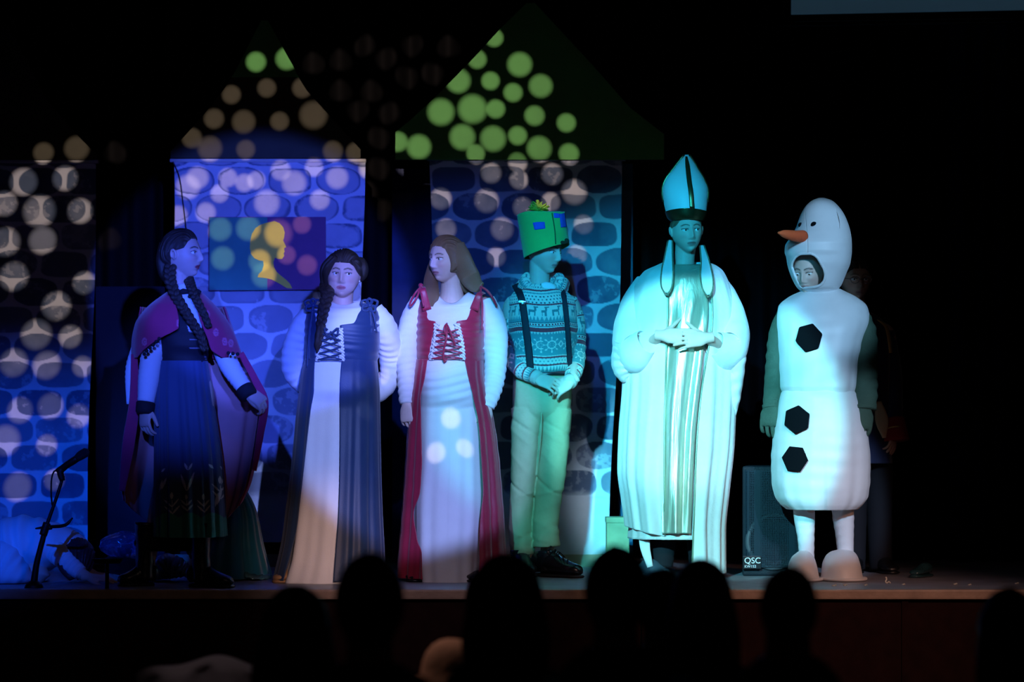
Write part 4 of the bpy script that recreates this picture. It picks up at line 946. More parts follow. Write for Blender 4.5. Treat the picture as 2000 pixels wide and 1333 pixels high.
def fair(u, v):
    """knitted bands: u across, v down, both in photo pixels"""
    C = np.tile(PALE, (len(u), 1)); B = lambda a, b: (v >= a) & (v < b)
    tri = lambda p: np.abs(np.mod(u, p)/p - .5)*2
    dots = (np.hypot(np.mod(u + 3.5*np.mod(np.floor(v/6), 2), 7) - 3.5, np.mod(v, 6) - 3) < 1.5)
    C[(v < 594) & dots] = DKG; C[B(566, 569)] = RED; C[B(572, 574)] = TEAL
    C[B(593, 596)] = RED
    deer = B(598, 617) & ((((np.abs(np.mod(u, 22)-11) < 6.5) & B(605, 610)) | ((np.abs(np.abs(np.mod(u, 22)-11)-5) < 1.2) & B(609, 617)) | ((np.abs(np.mod(u, 22)-17) < 1.6) & B(599, 607)) | ((np.abs(np.mod(u, 22)-18) < 3.5) & B(598, 600.5))))
    C[deer] = TEAL*.7
    m = B(617, 630); C[m] = TEAL; C[m & (tri(6) > (v-617)/9.)] = PALE
    C[B(631, 637)] = PALE; C[B(632.5, 635.5) & (np.mod(u, 5) < 3)] = RED*.8; C[B(629.5, 631)] = DKG; C[B(636.5, 638)] = DKG
    C[B(640, 648)] = RED; m = B(648, 653); C[m] = TEAL; C[m & (tri(5) > (v-648)/5.)] = PALE
    m = B(653, 694); C[m] = TEAL
    uu = np.mod(u, 34) - 17; vv = v - 673; r = np.hypot(uu, vv*.95); a = np.arctan2(vv, uu)
    fl = m & (((np.abs(np.sin(4*a)) < .30 + .15*np.sin(r*1.1)) & (r < 15) & (r > 2)) | (np.abs(r-7) < 1.0)); C[fl] = PALE
    dm = m & (np.abs(np.mod(u+17, 34)-17) + np.abs(vv)*.8 < 6) & (np.abs(np.mod(u+17, 34)-17) + np.abs(vv)*.8 > 3.2); C[dm] = PALE
    C[B(694, 696)] = PALE; C[B(696, 699)] = RED; m = B(699, 711); C[m] = PALE; C[m & dots] = TEAL
    C[B(711, 714)] = RED*.8; m = B(714, 726); C[m] = TEAL; C[m & (tri(6) > (v-714)/11.)] = PALE; C[v >= 726] = RED*.7
    return C
M_knit = attrmat('knit_pattern', rough=.85, sheen=.3, bump=.25, bscale=350)
tr = [(557, 1030, 1082, Y, .07), (564, 1016, 1094, Y, .09), (575, 1000, 1112, Y, .115), (600, 994, 1125, Y, .135), (650, 993, 1128, Y-.01, .145), (700, 998, 1125, Y-.01, .14), (722, 1001, 1122, Y-.01, .135), (733, 1004, 1118, Y, .12)]
s = surf(tr, n=520, m=330, wr=.003, wrf=7, seed=3); V = s[0].reshape(-1, 3); px, py = PX(V); u = np.repeat(s[1][:1], 330, 0).ravel()*62
C = fair(u, py + 1.5*np.sin(u*.08)); sw = mk('sweater', addsurf(G(), s), M_knit, P4, col=C, solid=.004)
for pts, r, sd in (([W(1010, 585, Y+.02), W(1000, 630, Y+.02), W(1000, 690, Y-.03), W(1018, 722, Y-.10), W(1046, 737, Y-.165)], [.050, .056, .052, .046, .034], 1),
                   ([W(1108, 585, Y+.02), W(1122, 630, Y+.02), W(1124, 690, Y-.02), W(1122, 722, Y-.08), W(1114, 744, Y-.150)], [.050, .054, .052, .046, .034], 3)):
    V, F = tube(pts, r, n=150, m=260, wr=.05, wrf=9, seed=sd); t = np.repeat(np.linspace(0, 1, 260), 150); th = np.tile(np.linspace(0, 2*math.pi, 150, endpoint=False), 260)
    C = np.vstack([fair(th*18, 560 + 170*t), [PALE, PALE]]); g = G(); g.add(V, F); sl = mk('sleeve', g, M_knit, P4, col=C)
    a, b = pts[-1], pts[-1] + (pts[-1]-pts[-2])/np.linalg.norm(pts[-1]-pts[-2])*.025
    g = G(); V, F = tube([a-(b-a)*.3, a, b], [.037, .039, .034], n=28); g.add(V, F); mk('cuff', g, mat('pale_knit', (.62, .56, .5), .85, bump=.4, bscale=200), sl)
# cowl neck: two rolls of knit, low at the front
for k_, (dz, rr, w) in enumerate(((0, .026, 1.0), (-.028, .030, 1.22))):
    P = []
    for a in np.linspace(0, 2*math.pi, 26)[:-1]:
        x = .088*w*math.cos(a); y = .075*w*math.sin(a); z = .030 - .060*(max(0, -math.sin(a))**1.5)*w + .012*math.sin(3*a+k_)
        c = W(1060, 560, Y+.01); P.append(c + (x + .012*(1-w), y, z + dz))
    P += P[:2]; V, F = tube(P, [(rr, rr*1.15)]*len(P), n=60, m=300, wr=.10, wrf=20, cap=False, up=(0, 0, 1)); t = np.repeat(np.linspace(0, 1, 300), 60); th = np.tile(np.linspace(0, 2*math.pi, 60, endpoint=False), 300)
    g = G(); g.add(V, F); mk('cowl', g, M_knit, P4, col=fair(t*260, 590 + 14*th + 20*k_), fixn=True)
g = G(); V, F = ball(W(1068, 566, Y-.075), (.045, .02, .038)); g.add(V, F); mk('undershirt', g, M_tee, P4)
# braces
def strap(pts, off=.008): return [onF(tr, x, y, 2.3, off) for x, y in pts]
M_brace = mat('black_elastic', (.012, .016, .028), .6, bump=.2, bscale=400)
g = G(); V, F = ribbon([W(1006, 556, Y-.02)] + strap([(1010, 564), (1015, 574), (1020, 590), (1027, 640), (1033, 690), (1036, 724)], .018), .036, (0, -1, 0), .0025); g.add(V, F); st = mk('brace', g, M_brace, P4)
g = G(); a = onF(tr, 1021, 590, 2.3, .026); V, F = box(a-(.022, .003, .008), a+(.022, .002, .006), .003); g.add(V, F); V, F = ball(a-(0, 0, .009), (.011, .004, .008)); g.add(V, F); mk('clip', g, mat('silver'), st)
g = G(); V, F = ribbon([W(1093, 556, Y-.02)] + strap([(1096, 564), (1100, 574), (1104, 600), (1109, 650), (1112, 700), (1113, 724)], .018), .026, (0, -1, 0), .0025); g.add(V, F); mk('brace', g, M_brace, P4)
# hat: tall felt box tilted over the brow, patches, yarn tuft
M_felt = mat('green_felt', (.07, .50, .11), .9, sheen=.3, bump=.25, bscale=300, var=.1)
Rm = ang(52-40, 0, 0); ax = np.array((-.16, -.02, 1.0)); ax /= np.linalg.norm(ax)
c0 = W(1066, 480, Y-.005); n, m = 90, 46; V = np.zeros((m, n, 3)); th = np.linspace(0, 2*math.pi, n, endpoint=False)
for i, t in enumerate(np.linspace(0, 1, m)):
    hgt = -.030 + .190*t; sq = 2.0 + .9*t; c, s_ = np.cos(th), np.sin(th); rx = .112 + .006*t; ry = .125 - .012*t
    x = rx*np.sign(c)*np.abs(c)**(2/sq); y = ry*np.sign(s_)*np.abs(s_)**(2/sq)
    tilt = (.31*(1-t) + .03*t)*x + (.10*(1-t))*(-y)*.8
    V[i, :, 0] = c0[0] + x + ax[0]*hgt; V[i, :, 1] = c0[1] + y; V[i, :, 2] = c0[2] + hgt + tilt + .006*np.sin(3*th+1)*t
g = G(); VV = V.reshape(-1, 3); F = gridf(m, n); k0 = len(VV); topc = VV[-n:].mean(0) + (0, 0, .012); VV = np.vstack([VV, topc])
F += [(k0, (m-1)*n+j, (m-1)*n+(j+1) % n) for j in range(n)]; g.add(VV, F); hat = mk('hat', g, M_felt, P4, solid=.006)
def hatpt(i, a): j = int((a % (2*math.pi))/(2*math.pi)*n) % n; p = V[i, j].copy(); o = p - (V[i].mean(0)); o[2] = 0; return p + o/np.linalg.norm(o)*.005
def patch(i0, i1, a0, a1, mm, nm):
    g = G(); P = np.array([[hatpt(i, a) for a in np.linspace(a0, a1, 10)] for i in range(i0, i1)]); g.add(P.reshape(-1, 3), gridf(i1-i0, 10, False)); mk(nm, g, mm, hat, solid=.004)
M_bf = mat('blue_felt', (.03, .09, .55), .9)
patch(24, 33, 4.46, 4.78, M_bf, 'felt_patch'); patch(24, 45, 5.45, 5.95, M_bf, 'felt_patch'); patch(38, 45, 5.1, 5.45, M_bf, 'felt_patch')
g = G(); V2, F = tube([hatpt(2, 5.15), hatpt(20, 5.12), hatpt(44, 5.05)], [.003]*3, n=8); g.add(V2, F); mk('seam', g, mat('dark_green_thread', (.01, .12, .04), .9), hat)
g = G(); rs = np.random.RandomState(2); tc_ = topc + (-.01, -.03, .0)
for q in range(70):
    a = rs.uniform(0, 2*math.pi); e_ = rs.uniform(.1, 1.4); d = np.array((math.cos(a)*math.cos(e_), math.sin(a)*math.cos(e_)*.7, math.sin(e_)*.9+.1)); V2, F = tube([tc_ + d*.008, tc_ + d*.03, tc_ + d*rs.uniform(.045, .062) + (rs.uniform(-.01, .01), 0, rs.uniform(-.012, .004))], [.004, .0042, .002], n=6, m=7); g.add(V2, F)
tuft = mk('yarn_tuft', g, mat('yellow_green_yarn', (.38, .42, .04), .9), hat); tuft['kind'] = 'stuff'
g = G(); V2, F = ball(hatpt(2, 5.75) + (0, -.004, .006), (.014, .012, .014)); g.add(V2, F); V2, F = ball(hatpt(0, 5.5) + (0, .0, .008), (.014, .01, .010)); g.add(V2, F); mk('fur_trim', g, mat('dark_fur', (.03, .03, .015), .95), hat)
# trousers
M_kh = mat('khaki_cotton', (.50, .46, .27), .8, bump=.3, bscale=30, var=.1)
g = G(); V, F = None, None
s = surf([(722, 1004, 1117, Y, .11), (740, 1002, 1117, Y, .12), (785, 1001, 1116, Y, .13), (803, 1003, 1112, Y, .12), (818, 1020, 1096, Y, .09), (830, 1040, 1078, Y, .05)], n=180, m=60, fold=(.001, .004), fn=10, seed=7); addsurf(g, s, c0=True, c1=True)
for sd, pts, r in ((1, [W(1031, 800, Y), W(1027, 860, Y-.005), W(1023, 925, Y-.01), W(1018, 1000, Y), W(1018, 1050, Y+.01), W(1020, 1084, Y+.01)], [(.085, .110), (.074, .098), (.066, .085), (.060, .072), (.060, .072), (.064, .078)]),
                   (4, [W(1086, 800, Y), W(1082, 860, Y-.01), W(1077, 925, Y-.03), W(1068, 1000, Y-.01), W(1066, 1040, Y-.02), W(1067, 1068, Y-.02)], [(.083, .112), (.078, .100), (.072, .086), (.066, .076), (.066, .080), (.070, .085)])):
    V, F = tube(pts, r, n=90, m=200, up=(0, -1, 0)); q = V[:-2].reshape(200, 90, 3); cen = q.mean(axis=1, keepdims=True); tt = np.linspace(0, 1, 200)[:, None]; th = np.linspace(0, 2*math.pi, 90, endpoint=False)[None]
    def cr(t0, sl, w, a): d = (tt - t0 - sl*np.sin(th + 1.2)); return a*np.exp(-(d/w)**2)
    fo = cr(.55, .05, .012, -.09) + cr(.60, -.04, .014, .05) + cr(.12, .06, .015, -.06) + cr(.20, .07, .02, .04) + cr(.90, -.05, .02, -.08) + cr(.85, .04, .02, .06) + cr(.95, .03, .015, .05) + cr(.38, .09, .02, .035) + cr(.72, -.06, .025, .03) + .012*np.sin(9*th*.5+tt*7+sd) + .02*sstep(.8, 1, tt)*np.sin(tt*110+2*np.sin(th+sd))
    q[:] = cen + (q-cen)*(1 + fo)[..., None]; V = V.copy(); V[:-2] = q.reshape(-1, 3); g.add(V, F)
tro = fuse('trousers', g, M_kh, P4, .005, None, 2)
g = G(); addsurf(g, surf([(724, 1003, 1118, Y, .125), (734, 1002, 1118, Y, .128)], n=90, m=6)); mk('belt', g, M_leather, P4, solid=.004)
g = G(); V, F = tube([W(1058, 806, Y-.135), W(1056, 850, Y-.125), W(1052, 900, Y-.10)], [.003, .003, .002], n=8); g.add(V, F); mk('fly_seam', g, M_kh, P4)
bt = shoe('boot', W(1052, 1130, Y-.04)*(1, 1, 0), W(1134, 1130, Y-.22)*(1, 1, 0), mat('shiny_black_leather', (.015, .02, .025), .22, spec=.7), P4, h=.10, w=.048, sole=mat('rubber', (.03, .03, .03), .6), shaft=.13)
g = G(); 
for i in range(6):
    p = W(1072+i*9, 1076+i*6, Y-.20); q = W(1078+i*8, 1069+i*6.5, Y-.12); V, F = tube([p, (p+q)/2+(0, -.01, .012), q], [.003]*3, n=6); g.add(V, F)
V, F = tube([W(1076, 1068, Y-.2), W(1068, 1080, Y-.22), W(1082, 1088, Y-.23), W(1090, 1078, Y-.22), W(1104, 1090, Y-.23)], [.003]*5, n=6); g.add(V, F); mk('laces', g, mat('black_lace_cord', (.01, .01, .012), .6), bt)
shoe('boot', W(1012, 1130, Y+.03)*(1, 1, 0), W(1035, 1130, Y-.20)*(1, 1, 0), MATS['shiny_black_leather'], P4, h=.10, w=.048, sole=MATS['rubber'], shaft=.13)

# ------------------------------------------------------------------ person in the bishop costume
Y = .30
P5 = thing('person', 'person in a tall white mitre and long white and gold robe, fingers laced', 'person', (W(1330, 0, Y)[0], Y, 0))
h5 = Head(1341, 452, Y, yaw=14, pitch=2, roll=-3, sc=1.0, gaze=16, gz=2)
neck = W(1335, 535, Y+.03); hips = W(1328, 745, Y+.03)
g_hands = [dict(d=(1, -.22, -.06), nrm=(.05, -1, .25), side=-1, curl=(.16, .18, .2, .24), spread=.05, thumb=.62, tcurl=-.15, L=.20),
           dict(d=(-1, -.22, -.12), nrm=(-.05, -1, .25), side=1, curl=(.16, .18, .2, .24), spread=.05, thumb=.62, tcurl=-.15, L=.20)]
person_body(P5, h5, neck, .18, hips, [(W(1268, 560, Y+.03), W(1243, 690, Y-.02), W(1291, 655, Y-.24)), (W(1400, 555, Y+.03), W(1422, 690, Y-.02), W(1382, 660, Y-.245))],
    [(W(1305, 780, Y+.03), W(1300, 935, Y), W(1290, 1095, Y+.02)), (W(1355, 780, Y+.03), W(1362, 935, Y), W(1370, 1095, Y+.02))], g_hands,
    skin=(.66, .50, .42), lip=(.46, .26, .23), brow=(.10, .07, .05), vox=.0026)
h5.eyes(P5)
g = G(); h5.hair(g, line=.56, thick=.006, low=-.30); mk('hair', g, M_hair_b, P5)
M_robe = mat('white_brocade', (.78, .80, .80), .6, spec=.35, sheen=.3, bump=.25, bscale=40, var=.05)
M_gold = mat('gold_lame', (.62, .69, .55), .40, .65, spec=.5, bump=.35, bscale=7, wave=(9, 9, .8))
alb = [(527, 1305, 1372, Y, .09), (540, 1275, 1400, Y, .13), (600, 1262, 1405, Y, .16), (760, 1252, 1400, Y, .17), (900, 1240, 1400, Y, .19), (1052, 1228, 1400, Y, .21)]
g = G(); addsurf(g, surf(alb, n=200, m=140, fold=(.002, .012), fn=12, seed=8)); mk('white_alb', g, M_robe, P5, solid=.003)
gp = [(517, 1312, 1370, Y, .085), (524, 1300, 1382, Y-.005, .10), (545, 1290, 1398, Y-.01, .145), (600, 1282, 1400, Y-.015, .175), (700, 1278, 1395, Y-.02, .19), (850, 1270, 1380, Y-.02, .205), (1043, 1262, 1375, Y-.02, .225)]
gl = [(517, 1313), (545, 1305), (600, 1301), (700, 1298), (850, 1293), (1043, 1293)]; grr = [(517, 1370), (545, 1383), (600, 1383), (700, 1372), (850, 1357), (1043, 1349)]
n, m = 90, 200; g = G(); V = np.zeros((m, n, 3))
for i, yy in enumerate(np.linspace(517, 1043, m)):
    l = interp([a for a, b in gl], np.array([float(b) for a, b in gl]), np.array([yy]))[0]; r = interp([a for a, b in grr], np.array([float(b) for a, b in grr]), np.array([yy]))[0]
    for j, u in enumerate(np.linspace(0, 1, n)):
        x = l + (r-l)*u; p = onF(gp, x, yy, 2.3, .004); f = .011*min(1, (yy-517)/150.)
        p[1] += f*(np.sin(u*10.5 + .9*np.sin(yy*.009)) + .40*np.sin(u*19+1.5+yy*.006)) + .005*np.sin(yy*.05+u*9)*math.exp(-((yy-570)/60.)**2); V[i, j] = p
g.add(V.reshape(-1, 3), gridf(m, n, False)); mk('gold_stole', g, M_gold, P5, solid=.003)
# soft gold neckline
g = G(); V, F = tube([W(1312, 520, Y-.06), W(1325, 528, Y-.105), W(1342, 530, Y-.115), W(1358, 527, Y-.105), W(1372, 518, Y-.05)], [.007]*5, n=10); g.add(V, F); mk('neck_fold', g, M_gold, P5)
def hem5(x, th): return np.interp(x, [1200, 1260, 1300, 1344, 1350, 1415, 1460], [1022, 1038, 1046, 1058, 1112, 1120, 1100])
cope = [(512, 1300, 1378, Y+.03, .07, 1312, 1371), (520, 1282, 1398, Y+.02, .10, 1308, 1374), (532, 1258, 1412, Y+.01, .135, 1304, 1381), (560, 1240, 1424, Y, .17, 1301, 1384), (620, 1226, 1436, Y-.01, .195, 1299, 1385), (700, 1218, 1437, Y-.01, .20, 1296, 1374), (760, 1217, 1436, Y, .20, 1294, 1365), (850, 1211, 1432, Y, .215, 1292, 1356), (930, 1209, 1422, Y, .225, 1292, 1352), (1000, 1217, 1414, Y, .23, 1293, 1349), (1060, 1224, 1414, Y, .23, 1293, 1347)]
s = surf(cope, n=380, m=260, fold=(.003, .020), fn=13, seed=9.4, hem=hem5, drift=.5); g = G(); addsurf(g, s); cop = mk('cope', g, M_robe, P5, solid=.005)
V = s[0]
for j, nm in ((0, 'r'), (-1, 'l')):
    P = V[::6, j] + (0, -.004, 0); Vt, F = tube(P, [.0045]*len(P), n=8); g = G(); g.add(Vt, F); mk('cope_edging', g, mat('teal_gold_braid', (.30, .40, .28), .35, .6), cop)
# wide sleeves
for sd, pts, r in ((1, [W(1262, 550, Y+.03), W(1240, 600, Y+.0), W(1228, 660, Y-.06), W(1236, 690, Y-.13), W(1262, 668, Y-.20)], [(.05, .05), (.072, .085), (.078, .11), (.072, .10), (.050, .065)]),
                   (2, [W(1398, 548, Y+.03), W(1420, 600, Y+.0), W(1432, 655, Y-.05), W(1424, 686, Y-.12), W(1396, 672, Y-.19)], [(.05, .05), (.072, .085), (.080, .11), (.072, .10), (.052, .062)])):
    g = G(); V, F = tube(pts, r, n=90, m=140, wr=.02, wrf=5, seed=sd, cap=False, up=(0, -1, 0)); g.add(V, F); mk('wide_sleeve', g, M_robe, P5, solid=.005)
# hanging sleeve drape below the forearm
for sd, pts, r in ((1, [W(1228, 668, Y-.08), W(1218, 710, Y-.06), W(1222, 735, Y-.05), W(1234, 748, Y-.05)], [(.075, .10), (.062, .09), (.040, .06), (.006, .01)]),
                   (2, [W(1432, 660, Y-.08), W(1436, 720, Y-.06), W(1434, 780, Y-.05), W(1436, 812, Y-.04)], [(.070, .10), (.048, .08), (.030, .05), (.004, .01)])):
    g = G(); V, F = tube(pts, r, n=70, m=90, wr=.05, wrf=6, seed=sd, up=(0, -1, 0)); g.add(V, F); mk('sleeve_drape', g, M_robe, P5)
# mitre
mt = [(431, 1311, 1372, Y+.005, .088), (424, 1305, 1376, Y+.005, .098), (414, 1301, 1379, Y+.005, .102), (395, 1297, 1381, Y+.005, .100), (372, 1294.5, 1382, Y+.005, .088), (352, 1300, 1375, Y+.005, .068), (330, 1316, 1362, Y+.005, .042), (314, 1328, 1353, Y+.005, .022), (303, 1337, 1345, Y+.005, .008)]
s = surf(mt, n=120, m=90, e=2.0); mi = mk('mitre', addsurf(G(), s, c1=True), mat('white_satin', (.74, .78, .80), .45, spec=.4, sheen=.2), P5, solid=.003)
# the brim follows the brow
M_tr = mat('dark_gold_trim', (.10, .08, .035), .3, .8)
bandr = [(a, b-1.2, c+1.2, d, e+.004) for a, b, c, d, e in mt[:4]]
s = surf([(432, 1310, 1373, Y+.005, .094), (424, 1303.5, 1377.5, Y+.005, .103), (411, 1299, 1381, Y+.005, .108)], n=120, m=16, e=2.0); V = s[0]; px, _ = PX(V); V[:, :, 2] -= .010*((px-1341)/40)**2*(V[:, :, 1] < Y) - .003
mk('brow_band', addsurf(G(), s), M_tr, mi, solid=.003)
for side in (-1, 1):
    P = []
    for a in mt[3:]: x = a[1] if side < 0 else a[2]; P.append(W(x, a[0], Y+.005) + (side*.002, -.004, 0))
    g = G(); V, F = tube(P, [(.008, .006)]*len(P), n=10); g.add(V, F); mk('edge_trim', g, M_tr, mi)
g = G(); V, F = ribbon([W(x, y, frontY(mt[::-1], x, y, 2.0, .010)) for x, y in ((1340.5, 306), (1343, 325), (1346, 352), (1350, 380), (1352, 408))], [.010, .022, .024, .024, .024], (0, -1, 0), .002); g.add(V, F); mk('centre_trim', g, M_tr, mi)
M_gg = mat('glitter_braid', (.55, .55, .40), .25, .8, bump=.8, bscale=250)
for pts, w_ in (([W(1309, 470, Y+.02), W(1306, 500, Y-.08), W(1303, 535, Y-.165), W(1302, 560, Y-.205), W(1302, 572, Y-.215)], [.022, .038, .058, .052, .022]), ([W(1371, 480, Y+.02), W(1377, 510, Y-.09), W(1380, 540, Y-.17), W(1382, 563, Y-.21), W(1383, 576, Y-.22)], [.022, .040, .060, .052, .022])):
    g = G(); V, F = ribbon(pts, w_, (0, -1, .2), .003); g.add(V, F); lp = mk('lappet', g, mat('white_satin'), mi)
    L = [p + (-w/2, -.003, 0) for p, w in zip(pts, w_)]; Rr = [p + (w/2, -.003, 0) for p, w in zip(pts, w_)]
    g = G(); V, F = tube(L + [pts[-1] + (0, -.003, -.012)] + Rr[::-1], [.0045]*(2*len(pts)+1), n=8); g.add(V, F); mk('glitter_edge', g, M_gg, lp)
for a_, b_ in ((W(1302, 960, Y), W(1291, 1106, Y+.01)), (W(1360, 960, Y), W(1370, 1106, Y+.01))):
    g = G(); V, F = tube([a_, (a_+b_)/2, b_], [.085, .068, .060], n=30, wr=.03, wrf=8); g.add(V, F); mk('trouser_leg', g, mat('dark_trousers', (.012, .012, .018), .85), P5)
shoe('shoe', W(1262, 1112, Y-.02)*(1, 1, 0), W(1300, 1112, Y-.20)*(1, 1, 0), mat('blue_grey_shoe', (.06, .10, .14), .6), P5, h=.07)
shoe('shoe', W(1372, 1112, Y-.02)*(1, 1, 0), W(1378, 1112, Y-.20)*(1, 1, 0), MATS['blue_grey_shoe'], P5, h=.07)
g = G(); V, F = ribbon([W(1258, 1035, Y-.12), W(1260, 1070, Y-.14), W(1270, 1108, Y-.14)], [.06, .05, .03], (0, -1, 0), .003); g.add(V, F); mk('hanging_hem', g, M_robe, P5)

# ------------------------------------------------------------------ person in a snowman costume
Y = .07
P6 = thing('person', 'person in a white padded snowman costume with hexagonal buttons and big white feet', 'person', (W(1608, 0, Y)[0], Y, 0))
h6 = Head(1580, 530, Y+.0, yaw=-28, pitch=16, sc=.98, gaze=0, gz=-25)
neck = W(1604, 592, Y+.06); hips = W(1600, 785, Y+.05)
person_body(P6, h6, neck, .18, hips, [(W(1538, 620, Y+.05), W(1514, 720, Y+.06), W(1504, 805, Y+.02)), (W(1676, 620, Y+.05), W(1688, 720, Y+.03), W(1684, 800, Y-.06))],
    [(W(1575, 820, Y+.05), W(1572, 960, Y+.02), W(1574, 1095, Y+.04)), (W(1640, 820, Y+.05), W(1645, 960, Y+.02), W(1650, 1095, Y+.04))],
    [None, None], skin=(.62, .46, .40), lip=(.45, .24, .22), brow=(.05, .035, .03))
h6.eyes(P6)
M_snow = mat('white_foam_satin', (.76, .76, .79), .42, spec=.45, sheen=.2, bump=.15, bscale=14, var=.04)
M_grn = mat('dark_green_cotton', (.045, .085, .06), .8, bump=.25, bscale=120, var=.15)
hd = [(389, 1598, 1610, Y+.04, .02), (393, 1588, 1622, Y+.04, .05), (403, 1576, 1634, Y+.04, .085), (420, 1566, 1646, Y+.04, .12), (445, 1558, 1656, Y+.035, .15), (470, 1547, 1660, Y+.02, .165), (488, 1538, 1661, Y+.01, .175), (502, 1538, 1660, Y+.01, .172)]
hb = [(501, 1539, 1660, Y+.01, .172, 1543, 1600), (515, 1541, 1658, Y+.01, .168, 1543.5, 1600), (530, 1545, 1652, Y+.015, .16, 1549, 1597), (545, 1551, 1646, Y+.02, .15, 1556, 1589), (558, 1558, 1640, Y+.025, .135, 1565, 1579), (564, 1563, 1636, Y+.03, .125, 1571, 1571.2), (574, 1575, 1628, Y+.04, .10, 1590, 1590.2), (580, 1588, 1618, Y+.05, .07, 1600, 1600.1)]
hx = [(389, 1598, 1610, Y+.04, .02), (393, 1588, 1622, Y+.04, .05), (403, 1576, 1634, Y+.04, .085), (420, 1566, 1646, Y+.04, .12), (445, 1557, 1656, Y+.035, .15), (465, 1546, 1660, Y+.02, .168), (480, 1536, 1661, Y+.01, .178), (492, 1535, 1661, Y+.01, .178), (502, 1538, 1660, Y+.01, .172),
      (515, 1540, 1658, Y+.01, .168), (530, 1544, 1652, Y+.015, .16), (545, 1550, 1646, Y+.02, .15), (558, 1557, 1640, Y+.025, .135), (568, 1566, 1632, Y+.035, .115), (576, 1577, 1626, Y+.045, .09), (581, 1588, 1618, Y+.05, .07)]
hrows = []; ctr = lambda y: 1571 + (y-530)*.12
for y in np.r_[389, 393, 398, 403, 411, 420, 432, 445, 455, 465, 472, 480, 486, 492, 496, 498, 500, 502, 505, 510, 515, 521, 527, 533, 539, 545, 550, 554, 558, 561, 563, 565, 568, 572, 576, 581]:
    v = interp([q[0] for q in hx], np.array([q[1:] for q in hx]), np.array([float(y)]))[0]; hw = 0
    if 499 < y < 565: hw = 28*math.sqrt(max(0, 1-((y-532)/33.5)**2))**.8
    c = min(max(ctr(y), v[0]+hw+2.5), v[1]-3); c = c if hw else min(max(1571, v[0]+3), v[1]-3)
    hrows.append((y, *v, c-hw, c+hw))
s = surf(hrows, n=200, m=190); V = s[0]; g = G(); addsurf(g, s, c0=True); hood = mk('hood', g, M_snow, P6, solid=.010)
tt_ = 389 + (581-389)*s[2]; ii = np.where((tt_ > 499) & (tt_ < 565))[0]
P = list(V[ii, 0]) + list(V[ii[::-1], -1]); P.append(P[0]); P = [q + (0, -.004, 0) for q in P]
g = G(); V, F = tube(P[::3] + [P[0]], [.0065]*(len(P[::3])+1), n=10, m=200); g.add(V, F); mk('face_opening_rim', g, M_snow, hood)
g = G(); V, F = tube([W(1568, 462, Y-.13), W(1552, 461, Y-.19), W(1532, 457, Y-.245), W(1521, 455, Y-.27)], [.030, .027, .019, .006], n=24); g.add(V, F); V, F = ball(W(1521, 455, Y-.27), .006); g.add(V, F); mk('carrot_nose', g, mat('orange_felt', (.75, .10, .03), .8, bump=.3, bscale=60), hood)
for x, y, r in ((1590, 440, .017), (1564, 440, .013)):
    g = G(); V, F = ball(W(x, y, frontY(hd, x, y, 2.3, -.002)), (r, .010, r)); g.add(V, F); mk('button_eye', g, mat('black_felt', (.004, .005, .007), .9, spec=.05), hood)
g = G(); V, F = tube([W(1628, 398, Y-.03), W(1640, 430, Y-.10), W(1641, 470, Y-.11), W(1652, 500, Y-.06)], [.0022]*4, n=6); g.add(V, F); mk('seam', g, M_snow, hood)
up_ = [(566, 1578, 1640, Y+.05, .08), (572, 1560, 1652, Y+.05, .11), (582, 1540, 1672, Y+.045, .14), (600, 1522, 1692, Y+.04, .165), (625, 1518, 1697, Y+.035, .19), (660, 1520, 1686, Y+.03, .205), (710, 1523, 1675, Y+.03, .21), (755, 1525, 1672, Y+.03, .205), (769, 1531, 1668, Y+.03, .19)]
g = G(); addsurf(g, surf(up_, n=220, m=140, fold=(.001, .006), fn=9, seed=4, wr=.0015, wrf=5)); tu = mk('padded_top', g, M_snow, P6, solid=.006)
lo = [(762, 1530, 1667, Y+.03, .185), (772, 1525, 1674, Y+.03, .205), (800, 1519, 1684, Y+.03, .22), (850, 1512, 1693, Y+.03, .235), (900, 1508, 1698, Y+.03, .24), (940, 1509, 1697, Y+.03, .24), (968, 1515, 1693, Y+.03, .235), (984, 1525, 1684, Y+.03, .225), (994, 1537, 1673, Y+.03, .21), (990, 1560, 1655, Y+.03, .14)]
lo = lo[:-1]; g = G(); addsurf(g, surf(lo, n=240, m=160, fold=(.001, .007), fn=10, seed=6.5, wr=.0012, wrf=8), c1=True); tl = mk('padded_skirt', g, M_snow, P6, solid=.006)
def hexa(cx, cy, r, rows, rot, par):
    g = G(); P = []; n2 = 14
    for q in range(n2+1):
        for k in range(60):
            a = k*2*math.pi/60; sx = (a+rot) % (math.pi/3) - math.pi/6; rr = r*math.cos(math.pi/6)/math.cos(sx)*q/n2
            x, y = cx + rr*math.cos(a), cy + rr*math.sin(a)*1.06; P.append(onF(rows, x, y, 2.3, .014))
    g.add(P, gridf(n2+1, 60)); mk('hexagon_button', g, mat('black_felt'), par, solid=.006)
hexa(1580, 660, 27, up_, .25, tu); hexa(1557, 820, 26.5, lo, .0+.4, tl); hexa(1553, 897, 25.5, lo, -.1, tl)
def glove(g, w_, pts):
    for P, r in pts: V, F = tube([np.array(p) for p in P], r, n=18); g.add(V, F)
